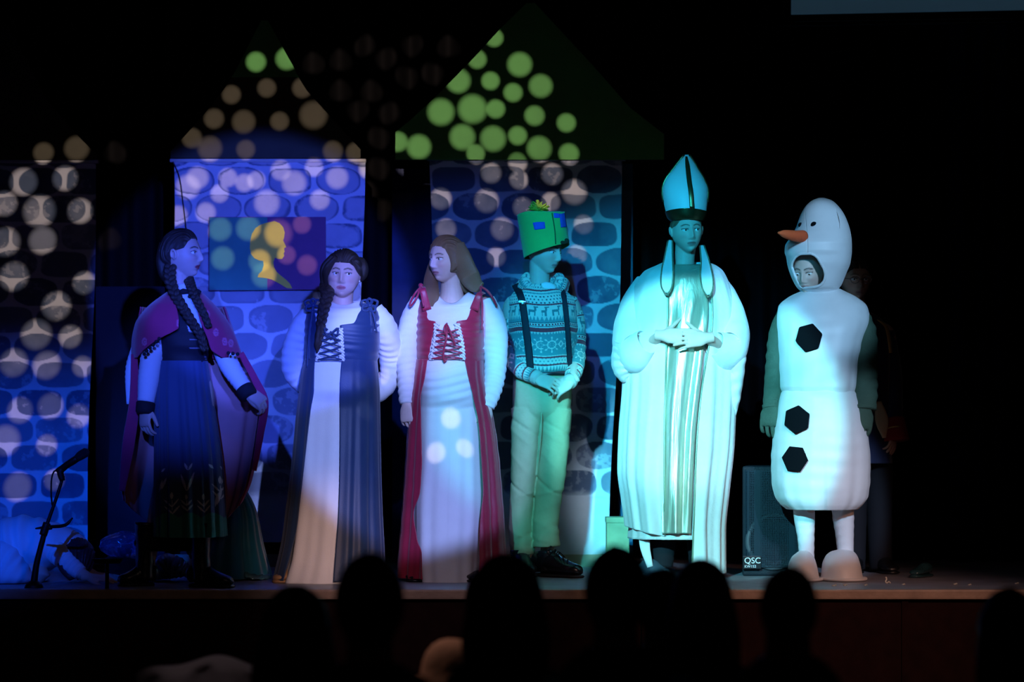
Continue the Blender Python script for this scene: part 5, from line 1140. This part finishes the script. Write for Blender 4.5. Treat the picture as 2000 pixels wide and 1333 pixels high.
for sd, pts, r in ((1, [W(1540, 608, Y+.05), W(1523, 650, Y+.06), W(1514, 715, Y+.06), W(1510, 765, Y+.05), W(1506, 797, Y+.03)], [.050, .052, .048, .046, .042]),
                   (2, [W(1676, 610, Y+.02), W(1688, 655, Y+.0), W(1690, 715, Y-.02), W(1690, 765, Y-.04), W(1688, 800, Y-.07)], [.048, .062, .060, .060, .058])):
    g = G(); V, F = tube(pts, r, n=60, m=110, wr=.05, wrf=9, seed=sd); g.add(V, F); sl = mk('jacket_sleeve', g, M_grn, P6)
    c = pts[-1]; g = G()
    if sd == 1:
        hand(g, c + (0, -.01, .01), (-.10, -.1, -1), (-.5, -.85, 0), side=-1, curl=(.25, .35, .45, .5), L=.19, w=1.35, thumb=.5)
    else:
        hand(g, c + (-.005, -.01, .01), (-.16, -.25, -1), (.2, -.95, -.2), side=1, curl=(.55, .6, .65, .7), L=.20, w=1.5, thumb=.3)
    fuse('glove', g, M_grn, P6, .004)
    g = G(); V, F = tube([c + (0, 0, .012), c + (0, -.004, -.004)], [r[-1]*1.05, r[-1]*1.02], n=24); g.add(V, F); mk('cuff', g, M_grn, sl)
M_tights = mat('white_tights', (.72, .72, .76), .7, bump=.15, bscale=60)
for sd, pts, r in ((1, [W(1569, 975, Y+.03), W(1571, 1010, Y+.03), W(1574, 1050, Y+.03), W(1576, 1092, Y+.03)], [.054, .052, .042, .036]), (2, [W(1645, 975, Y+.03), W(1647, 1010, Y+.03), W(1650, 1050, Y+.03), W(1652, 1092, Y+.03)], [.056, .053, .044, .038])):
    g = G(); V, F = tube(pts, r, n=40, m=60, wr=.02, wrf=7, seed=sd*3); g.add(V, F); mk('white_legging', g, M_tights, P6)
for x0, x1, top in ((1537, 1600, 1076), (1603, 1685, 1074)):
    g = G(); rows = [(top, (x0+x1)/2-6, (x0+x1)/2+8, Y+.0, .03), (top+4, x0+20, x1-18, Y-.01, .07), (top+14, x0+9, x1-10, Y-.03, .105), (top+30, x0+3, x1-5, Y-.045, .13), (top+50, x0+1, x1-1, Y-.05, .145), (1132, x0, x1+1, Y-.05, .15)]
    k = .985; addsurf(g, surf(rows, n=60, m=40, e=2.1), c0=True, c1=True); V = None; o = mk('big_foot', g, M_snow, P6)
    g = G(); zz = W(0, 1133, Y)[2]; a, b = W(x0-2, 0, Y)[0], W(x1+3, 0, Y)[0]; P = [(((a+b)/2 + (b-a)/2*math.cos(q)), Y-.05 + .158*math.sin(q), .010) for q in np.linspace(0, 2*math.pi, 40)]
    V, F = tube(P, [.008]*40, n=10, cap=False); V[:, 2] = np.maximum(V[:, 2], .001); g.add(V, F); mk('sole_piping', g, M_snow, o)

# ------------------------------------------------------------------ person standing in the dark behind the snowman costume
Y = .80
P7 = thing('person', 'person with glasses in a dark blue coat with gold shoulder trim, behind the snowman costume', 'person', (W(1685, 0, Y)[0], Y, 0))
h7 = Head(1670, 547, Y, yaw=12, pitch=4, sc=1.0, gaze=5)
person_body(P7, h7, W(1676, 620, Y+.03), .18, W(1690, 800, Y+.02), [(W(1625, 650, Y), W(1610, 740, Y), W(1615, 820, Y)), (W(1728, 650, Y), W(1742, 745, Y-.02), W(1746, 838, Y-.10))],
    [(W(1665, 830, Y), W(1665, 960, Y), W(1660, 1085, Y)), (W(1712, 830, Y), W(1716, 960, Y), W(1722, 1085, Y))], [None, dict(d=(-.12, -.3, -1), nrm=(.8, -.5, 0), side=-1, curl=(.4, .4, .45, .5))],
    skin=(.50, .30, .23), lip=(.4, .2, .18), brow=(.2, .15, .12))
h7.eyes(P7)
g = G(); h7.hair(g, line=.50, thick=.006, low=-.3); mk('hair', g, M_hair_d, P7)
g = G()
for sx in (-1, 1):
    c = np.array((.033*sx, -.098, .002)); P = [h7.to(c + (.024*math.cos(q), .002*abs(math.cos(q)), .018*math.sin(q))) for q in np.linspace(0, 2*math.pi, 24)]
    V, F = tube(P, [.0016]*24, n=6, cap=False); g.add(V, F); V, F = tube([h7.to((.057*sx, -.097, .006)), h7.to((.076*sx, -.05, .008)), h7.to((.080*sx, .01, .004))], [.0016]*3, n=6); g.add(V, F)
V, F = tube([h7.to((-.010, -.100, .006)), h7.to((.010, -.100, .006))], [.0018]*2, n=6); g.add(V, F); mk('glasses', g, mat('silver'), P7)
M_coat = mat('navy_wool_coat', (.018, .022, .065), .85, sheen=.2)
ct = [(612, 1650, 1702, Y, .08), (622, 1630, 1718, Y, .12), (640, 1615, 1732, Y, .15), (700, 1618, 1738, Y, .16), (780, 1620, 1738, Y, .15), (860, 1612, 1740, Y, .17), (905, 1608, 1742, Y, .18)]
g = G(); addsurf(g, surf(ct, n=120, m=70, fold=(.001, .01), fn=9)); co = mk('coat', g, M_coat, P7, solid=.005)
for pts in ([W(1626, 645, Y), W(1612, 740, Y), W(1613, 830, Y)], [W(1726, 650, Y), W(1740, 730, Y-.02), W(1744, 835, Y-.09)]):
    g = G(); V, F = tube(pts, [.058, .056, .05], n=30, wr=.04, wrf=8); g.add(V, F); sl = mk('sleeve', g, M_coat, co)
g = G(); V, F = tube([W(1743, 820, Y-.085), W(1747, 842, Y-.10), W(1750, 862, Y-.11)], [.062, .066, .07], n=30); g.add(V, F); cf = mk('red_cuff', g, mat('dark_red_wool', (.30, .02, .02), .8), co)
g = G(); V, F = tube([W(1732, 837, Y-.165), W(1745, 834, Y-.175), W(1757, 833, Y-.17)], [.004]*3, n=8); g.add(V, F); mk('cuff_braid', g, mat('gold_braid', (.65, .45, .16), .4, .5), co)
g = G(); V, F = ribbon([W(1712, 626, Y-.10), W(1722, 632, Y-.10), W(1730, 642, Y-.09), W(1735, 665, Y-.085), W(1739, 690, Y-.085)], [.012, .02, .030, .030, .022], (0, -1, 0), .008); g.add(V, F); mk('gold_epaulette', g, MATS['gold_braid'], co)
g = G(); V, F = ribbon([W(1716, 785, Y-.17), W(1722, 820, Y-.19), W(1727, 856, Y-.19)], [.03, .07, .02], (0, -1, 0), .006); g.add(V, F); mk('tan_lapel', g, mat('tan_cloth', (.55, .34, .20), .8), co)
g = G()
for x, dx in ((1668, 0), (1716, 4)): V, F = tube([W(x, 850, Y), W(x, 960, Y), W(x+dx, 1100, Y)], [.085, .07, .06], n=30); g.add(V, F)
for q, (x, dx) in enumerate(((1668, 0), (1716, 4))):
    g = G(); V, F = tube([W(x, 850, Y), W(x, 960, Y), W(x+dx, 1112, Y)], [.082, .07, .058], n=30, wr=.02); g.add(V, F); mk('trouser_leg', g, mat('dark_trousers', (.012, .012, .018), .85), P7)
shoe('shoe', W(1672, 1118, Y+.02)*(1, 1, 0), W(1668, 1118, Y-.22)*(1, 1, 0), M_leather, P7, h=.06)
shoe('shoe', W(1722, 1118, Y+.02)*(1, 1, 0), W(1745, 1118, Y-.20)*(1, 1, 0), M_leather, P7, h=.06)
# a single dark shoe standing by itself further right
t = thing('shoe', 'small dark shiny shoe alone on the dark stage right of the snowman costume', 'shoe', (W(1797, 0, .3)[0], .3, 0))
shoe('upper', W(1812, 1128, .38)*(1, 1, 0), W(1784, 1128, .24)*(1, 1, 0), mat('teal_patent', (.02, .06, .07), .15, spec=.7), t, h=.05, w=.034)
# ------------------------------------------------------------------ people down on the floor at the left
Y = -.12
P8 = thing('person', 'person bowed down on the stage floor in a white gown, far left', 'person', (W(80, 0, Y)[0], Y, 0))
h8 = Head(152, 1094, Y-.04, yaw=10, pitch=95, roll=0, sc=.95, fem=True)
g = G(); h8.geo(g)
limb(g, [h8.to((0, .03, -.08)), W(118, 1078, Y+.03), W(80, 1068, Y+.06), W(35, 1075, Y+.08), W(-5, 1090, Y+.08)], [.05, .075, .10, .11, .12])
limb(g, [W(112, 1080, Y-.06), W(140, 1110, Y-.14), W(172, 1128, Y-.18)], [.045, .036, .024]); hand(g, W(172, 1128, Y-.18), (1, -.1, -.08), (0, -.2, 1), side=1, curl=(.1, .1, .15, .2), L=.16)
limb(g, [W(112, 1078, Y+.14), W(150, 1108, Y+.18), W(185, 1125, Y+.16)], [.045, .036, .024]); hand(g, W(185, 1125, Y+.16), (1, .1, -.08), (0, -.2, 1), side=-1, curl=(.1, .1, .15, .2), L=.16)
for dy in (-.06, .16): limb(g, [W(0, 1092, Y+dy), W(75, 1118, Y+dy), W(60, 1122, Y+dy), W(-60, 1122, Y+dy)], [.085, .06, .05, .035])
fuse('body', g, SKIN, P8, .0045, lambda V: h8.paint(V, (.6, .43, .36), (.5, .2, .2), (.05, .03, .03)))
g = G(); h8.hair(g, line=.5, thick=.016, low=-.7); V, F = tube([W(150, 1068, Y-.06), W(136, 1100, Y-.14), W(150, 1128, Y-.16)], [(.05, .05), (.06, .03), (.04, .015)], n=40); g.add(V, F); V[:, 2] = np.maximum(V[:, 2], .004); mk('hair', g, mat('dark_auburn_hair', (.055, .020, .028), .45, bump=.5, bscale=60), P8)
M_wg = mat('white_gown_cloth', (.72, .73, .80), .75, bump=.25, bscale=22)
def ground_drape(name, path, rad, m, parent, n=70, mm=110, wr=.05, seed=0, floor_=.003):
    V, F = tube(path, rad, n=n, m=mm, wr=wr, wrf=9, seed=seed); V = V.copy()
    low = V[:, 2] < .09; c = np.array(path)[:, 1].mean()
    V[:, 1] += np.where(low, (V[:, 1]-c)*(.09-V[:, 2])*4, 0); V[:, 2] = np.maximum(V[:, 2], floor_); g = G(); g.add(V, F); return mk(name, g, m, parent)
ground_drape('gown', [W(-75, 1120, Y+.05), W(-30, 1088, Y+.05), W(40, 1070, Y+.05), W(95, 1066, Y+.04), W(140, 1068, Y+.03), W(176, 1082, Y+.03)], [(.06, .1), (.14, .22), (.155, .22), (.12, .19), (.075, .14), (.035, .08)], M_wg, P8, seed=2)
ground_drape('gown_hem', [W(-60, 1118, Y-.13), W(0, 1105, Y-.14), W(35, 1118, Y-.14), W(62, 1132, Y-.12)], [(.10, .09), (.12, .09), (.07, .08), (.015, .03)], M_wg, P8, seed=5)
ground_drape('sleeve', [W(105, 1072, Y-.07), W(128, 1095, Y-.13), W(158, 1120, Y-.17)], [.06, .05, .035], M_wg, P8, seed=7, wr=.06)

Y = .18
P9 = thing('person', 'person crouching in a teal gown on the floor behind the magenta cape', 'person', (W(450, 0, Y)[0], Y, 0))
h9 = Head(392, 900, Y+.05, yaw=-60, pitch=40, fem=True)
g = G(); h9.geo(g); limb(g, [h9.to((0, .02, -.05)), W(415, 935, Y+.05), W(440, 985, Y+.05), W(455, 1045, Y+.06)], [.05, .09, .10, .13])
limb(g, [W(415, 950, Y-.02), W(400, 1000, Y), W(385, 1040, Y+.02)], [.042, .034, .024]); hand(g, W(385, 1040, Y+.02), (-.3, 0, -1), (-.5, -.8, 0), side=-1)
limb(g, [W(430, 950, Y+.14), W(425, 1000, Y+.16), W(410, 1040, Y+.16)], [.042, .034, .024]); hand(g, W(410, 1040, Y+.16), (-.3, 0, -1), (-.5, .8, 0), side=1)
for dy in (-.03, .15): limb(g, [W(460, 1045, Y+dy), W(400, 1095, Y+dy), W(420, 1108, Y+dy), W(500, 1110, Y+dy)], [.085, .06, .05, .035])
fuse('body', g, SKIN, P9, .0045, lambda V: h9.paint(V, (.6, .43, .36), (.5, .2, .2), (.05, .03, .03)))
g = G(); h9.hair(g, line=.55, thick=.014, low=-.5); mk('hair', g, M_hair_b, P9)
M_teal = mat('teal_chiffon', (.006, .13, .19), .5, spec=.4, sheen=.3, var=.15)
tg = [(925, 400, 448, Y+.05, .09), (955, 400, 478, Y+.05, .12), (1000, 405, 500, Y+.06, .15), (1060, 392, 512, Y+.06, .20), (1127, 378, 530, Y+.04, .27)]
g = G(); addsurf(g, surf(tg, n=160, m=90, fold=(.002, .022), fn=11, seed=3)); gw = mk('teal_gown', g, M_teal, P9, solid=.003)
g = G(); V, F = tube([W(478, 1122, Y-.20), W(495, 1127, Y-.22), W(512, 1128, Y-.20), W(528, 1127, Y-.14)], [(.012, .006)]*4, n=10, wr=.3, wrf=60); g.add(V, F); mk('sequin_hem', g, mat('sequins', (.3, .6, .6), .12, .9, bump=1., bscale=300), gw)
ground_drape('pale_train', [W(298, 1128, Y-.22), W(325, 1108, Y-.2), W(350, 1110, Y-.2), W(380, 1124, Y-.2)], [(.02, .04), (.065, .10), (.05, .10), (.012, .04)], mat('pale_blue_satin', (.35, .50, .75), .22, spec=.6, bump=.3, bscale=12), P9, seed=3, wr=.14)

# glittering see-through bundle and dark cloth beside it
def crumple(c, r, m, name, label, cat, seed, amp=.25):
    V, F = ball((0, 0, 0), 1., nu=70, nv=44); n = fbm(V[:, 0]*2.2+seed+5, V[:, 1]*2.2+V[:, 2]*1.7+9, seed) - .5; f = np.abs(fbm(V[:, 0]*3.+seed, V[:, 2]*3+V[:, 1]*2+4, seed+4)-.5)
    V = V*(1 + amp*2*n - amp*1.2*f)[:, None]*np.array(r) + np.array(c); V[:, 2] = np.maximum(V[:, 2], .002); g = G(); g.add(V, F); return tag(mk(name, g, m), label, cat)
M_glit = mat('blue_cellophane', (.15, .22, .5), .08, spec=.8, trans=.75, bump=.6, bscale=10, alpha=1)
crumple(W(240, 1064, .32), (.115, .09, .066), M_glit, 'tulle_bundle', 'shiny see-through blue bundle on the dark cloth beside the white gown', 'bundle', 2, .15)
crumple(W(238, 1119, .30), (.17, .15, .075), mat('black_velvet', (.008, .008, .012), .9), 'cloth_heap', 'heap of dark cloth on the stage floor under the shiny blue bundle', 'cloth', 5)

# ------------------------------------------------------------------ audience in front of the stage, seen from behind
HF = -1.0
M_ah = mat('dark_hair_audience', (.012, .010, .010), .8); M_ac = mat('dark_jacket', (.012, .012, .014), .9)
def seated(px, top, wpx, Y, label, hair='short', cloth=None, lean=0., group=None, hc=None, hw=1., sh=1.):
    k = K(Y); r = wpx/2/400*k; topz = W(px, top, Y)[2]; cx = W(px, 0, Y)[0]; s = r/.083/hw
    hz = topz - .122*s
    P = thing('person', label, 'person', (cx, Y, HF), group)
    g = G(); V, F = ball((cx, Y, hz), (.076*s, .095*s, .115*s)); g.add(V, F)
    nz = hz - .17*s; hipz = HF + .50
    limb(g, [(cx, Y+.01, hz-.05), (cx + lean*.3, Y, nz)], [.055, .06])
    bx = cx + lean
    V, F = tube([(cx+lean*.3, Y, nz+.03), (bx, Y, nz-.04), (bx, Y, nz-.20), (bx, Y, (nz+hipz)/2-.05), (bx, Y, hipz)], [(.07, .06), (.175*sh, .085), (.19*sh, .12), (.16, .11), (.17, .13)], n=32, up=(0, -1, 0)); g.add(V, F)
    for sx in (-1, 1):
        limb(g, [(bx+sx*.17*sh, Y, nz-.07), (bx+sx*.22*sh, Y+.04, nz-.32), (bx+sx*.14, Y+.28, hipz+.12)], [.06, .05, .035])
        hand(g, (bx+sx*.14, Y+.28, hipz+.12), (-sx*.3, .9, -.2), (0, 0, 1), side=sx, curl=(.3, .3, .3, .3), L=.17)
        limb(g, [(bx+sx*.09, Y, hipz), (bx+sx*.10, Y+.42, hipz), (bx+sx*.10, Y+.44, HF+.06)], [.085, .065, .045])
        limb(g, [(bx+sx*.10, Y+.42, HF+.04), (bx+sx*.10, Y+.60, HF+.035)], [.04, .035])
    fuse('body', g, mat('audience_skin', (.3, .2, .16), .6), P, .009)
    g = G(); V, F = ball((cx, Y-.012*s, hz+.012*s), (.083*s*hw, .103*s, .114*s)); 
    if hair == 'long': V2, F2 = tube([(cx, Y-.03, hz+.02), (cx, Y-.07, hz-.10), (cx, Y-.08, hz-.28)], [(.083*s*hw, .08), (.098*s*hw, .07), (.09*s, .04)], n=36, up=(0, -1, 0)); g.add(V2, F2)
    if hair == 'bun': V2, F2 = ball((cx+.01, Y-.10*s, hz+.06), (.045, .045, .04)); g.add(V2, F2)
    n_ = fbm(V[:, 0]*40, V[:, 2]*40+V[:, 1]*20, 3)-.5; V = V + (V-np.array((cx, Y, hz)))*(n_*.06)[:, None]; g.add(V, F); mk('hair', g, hc or M_ah, P)
    g = G(); V, F = tube([(cx+lean*.3, Y, nz+.035), (bx, Y, nz-.03), (bx, Y, nz-.20), (bx, Y, (nz+hipz)/2-.05), (bx, Y, hipz-.02)], [(.075, .07), (.195*sh, .10), (.215*sh, .14), (.18, .125), (.19, .145)], n=60, m=60, up=(0, -1, 0), wr=.02, wrf=5); g.add(V, F)
    jk = mk('jacket', g, cloth or M_ac, P)
    for sx in (-1, 1):
        g = G(); V, F = tube([(bx+sx*.165*sh, Y, nz-.055), (bx+sx*.22*sh, Y+.04, nz-.32), (bx+sx*.15, Y+.24, hipz+.13)], [.075, .066, .05], n=30, wr=.05, wrf=9, seed=sx+2); g.add(V, F); mk('sleeve', g, cloth or M_ac, jk)
    return P
seated(722, 1082, 138, -6.95, 'dark-haired audience member below the blue gown, large silhouette left of centre', sh=.85)
seated(988, 1084, 146, -6.1, 'audience member silhouetted below the red gown', 'long', hw=1.13, sh=.85)
seated(1203, 1068, 128, -6.95, 'audience member silhouetted between the boot and the bishop robe, tallest head', sh=.7)
seated(1370, 1093, 124, -6.1, 'audience member silhouetted below the long train of the white robe', 'long', sh=.85)
seated(1540, 1108, 116, -6.95, 'audience member silhouetted in front of the loudspeaker', 'bun', sh=.66)
seated(1292, 1112, 100, -5.25, 'audience member half hidden between two nearer heads below the white robe', sh=.85)
seated(1968, 1150, 118, -6.1, 'audience member silhouetted at the far right edge', 'long', sh=.85)
seated(578, 1146, 142, -6.1, 'audience member at the left with a low dark head below the pale skirt', 'long', sh=.85)
seated(962, 1105, 108, -5.25, 'audience member in a tan jacket, one shoulder showing between the dark heads', cloth=mat('tan_jacket', (.50, .30, .22), .8, bump=.4, bscale=20), lean=-.045, sh=.9)
# an empty chair with a pale coat over its back, lower left
Y = -4.6; cx = W(415, 0, Y)[0]
t = thing('chair', 'dark high-backed chair in the audience at the lower left, under a pale coat', 'chair', (cx, Y, HF))
M_ch = mat('dark_chair_frame', (.02, .018, .018), .5)
g = G(); V, F = box((cx-.22, Y+.02, HF+.44), (cx+.22, Y+.46, HF+.49), .015); g.add(V, F); mk('seat', g, M_ch, t)
g = G(); V, F = box((cx-.20, Y-.02, HF+.55), (cx+.20, Y+.02, HF+.95), .012); g.add(V, F); mk('backrest', g, M_ch, t)
for sx in (-1, 1):
    g = G(); V, F = box((cx+sx*.20-.018, Y-.02, HF), (cx+sx*.20+.018, Y+.02, HF+.95)); g.add(V, F); mk('leg', g, M_ch, t)
    g = G(); V, F = box((cx+sx*.20-.018, Y+.42, HF), (cx+sx*.20+.018, Y+.46, HF+.45)); g.add(V, F); mk('leg', g, M_ch, t)
n, m = 80, 60; V = np.zeros((m, n, 3))
for i_, v in enumerate(np.linspace(-1, 1, m)):
    for j_, u in enumerate(np.linspace(-1, 1, n)):
        a = v*1.35; x = cx + u*(.235 + .02*math.sin(v*3+1)); top = HF + .985 - .045*u*u - .02*abs(u)**6 + .012*math.sin(u*6+1)
        if abs(v) < .25: y = Y + v*.16; z = top - .35*v*v
        else: y = Y + math.copysign(.04 + .02*(abs(v)-.25) + .016*math.sin(u*9+v*2), v); z = top - .022 - (abs(v)-.25)*.62
        V[i_, j_] = (x, y, z)
g = G(); g.add(V.reshape(-1, 3), gridf(m, n, False)); tag(mk('coat', g, mat('pale_grey_wool', (.34, .29, .30), .85, bump=.4, bscale=15), solid=.012), 'pale grey coat draped over the back of the dark chair at the lower left', 'coat')
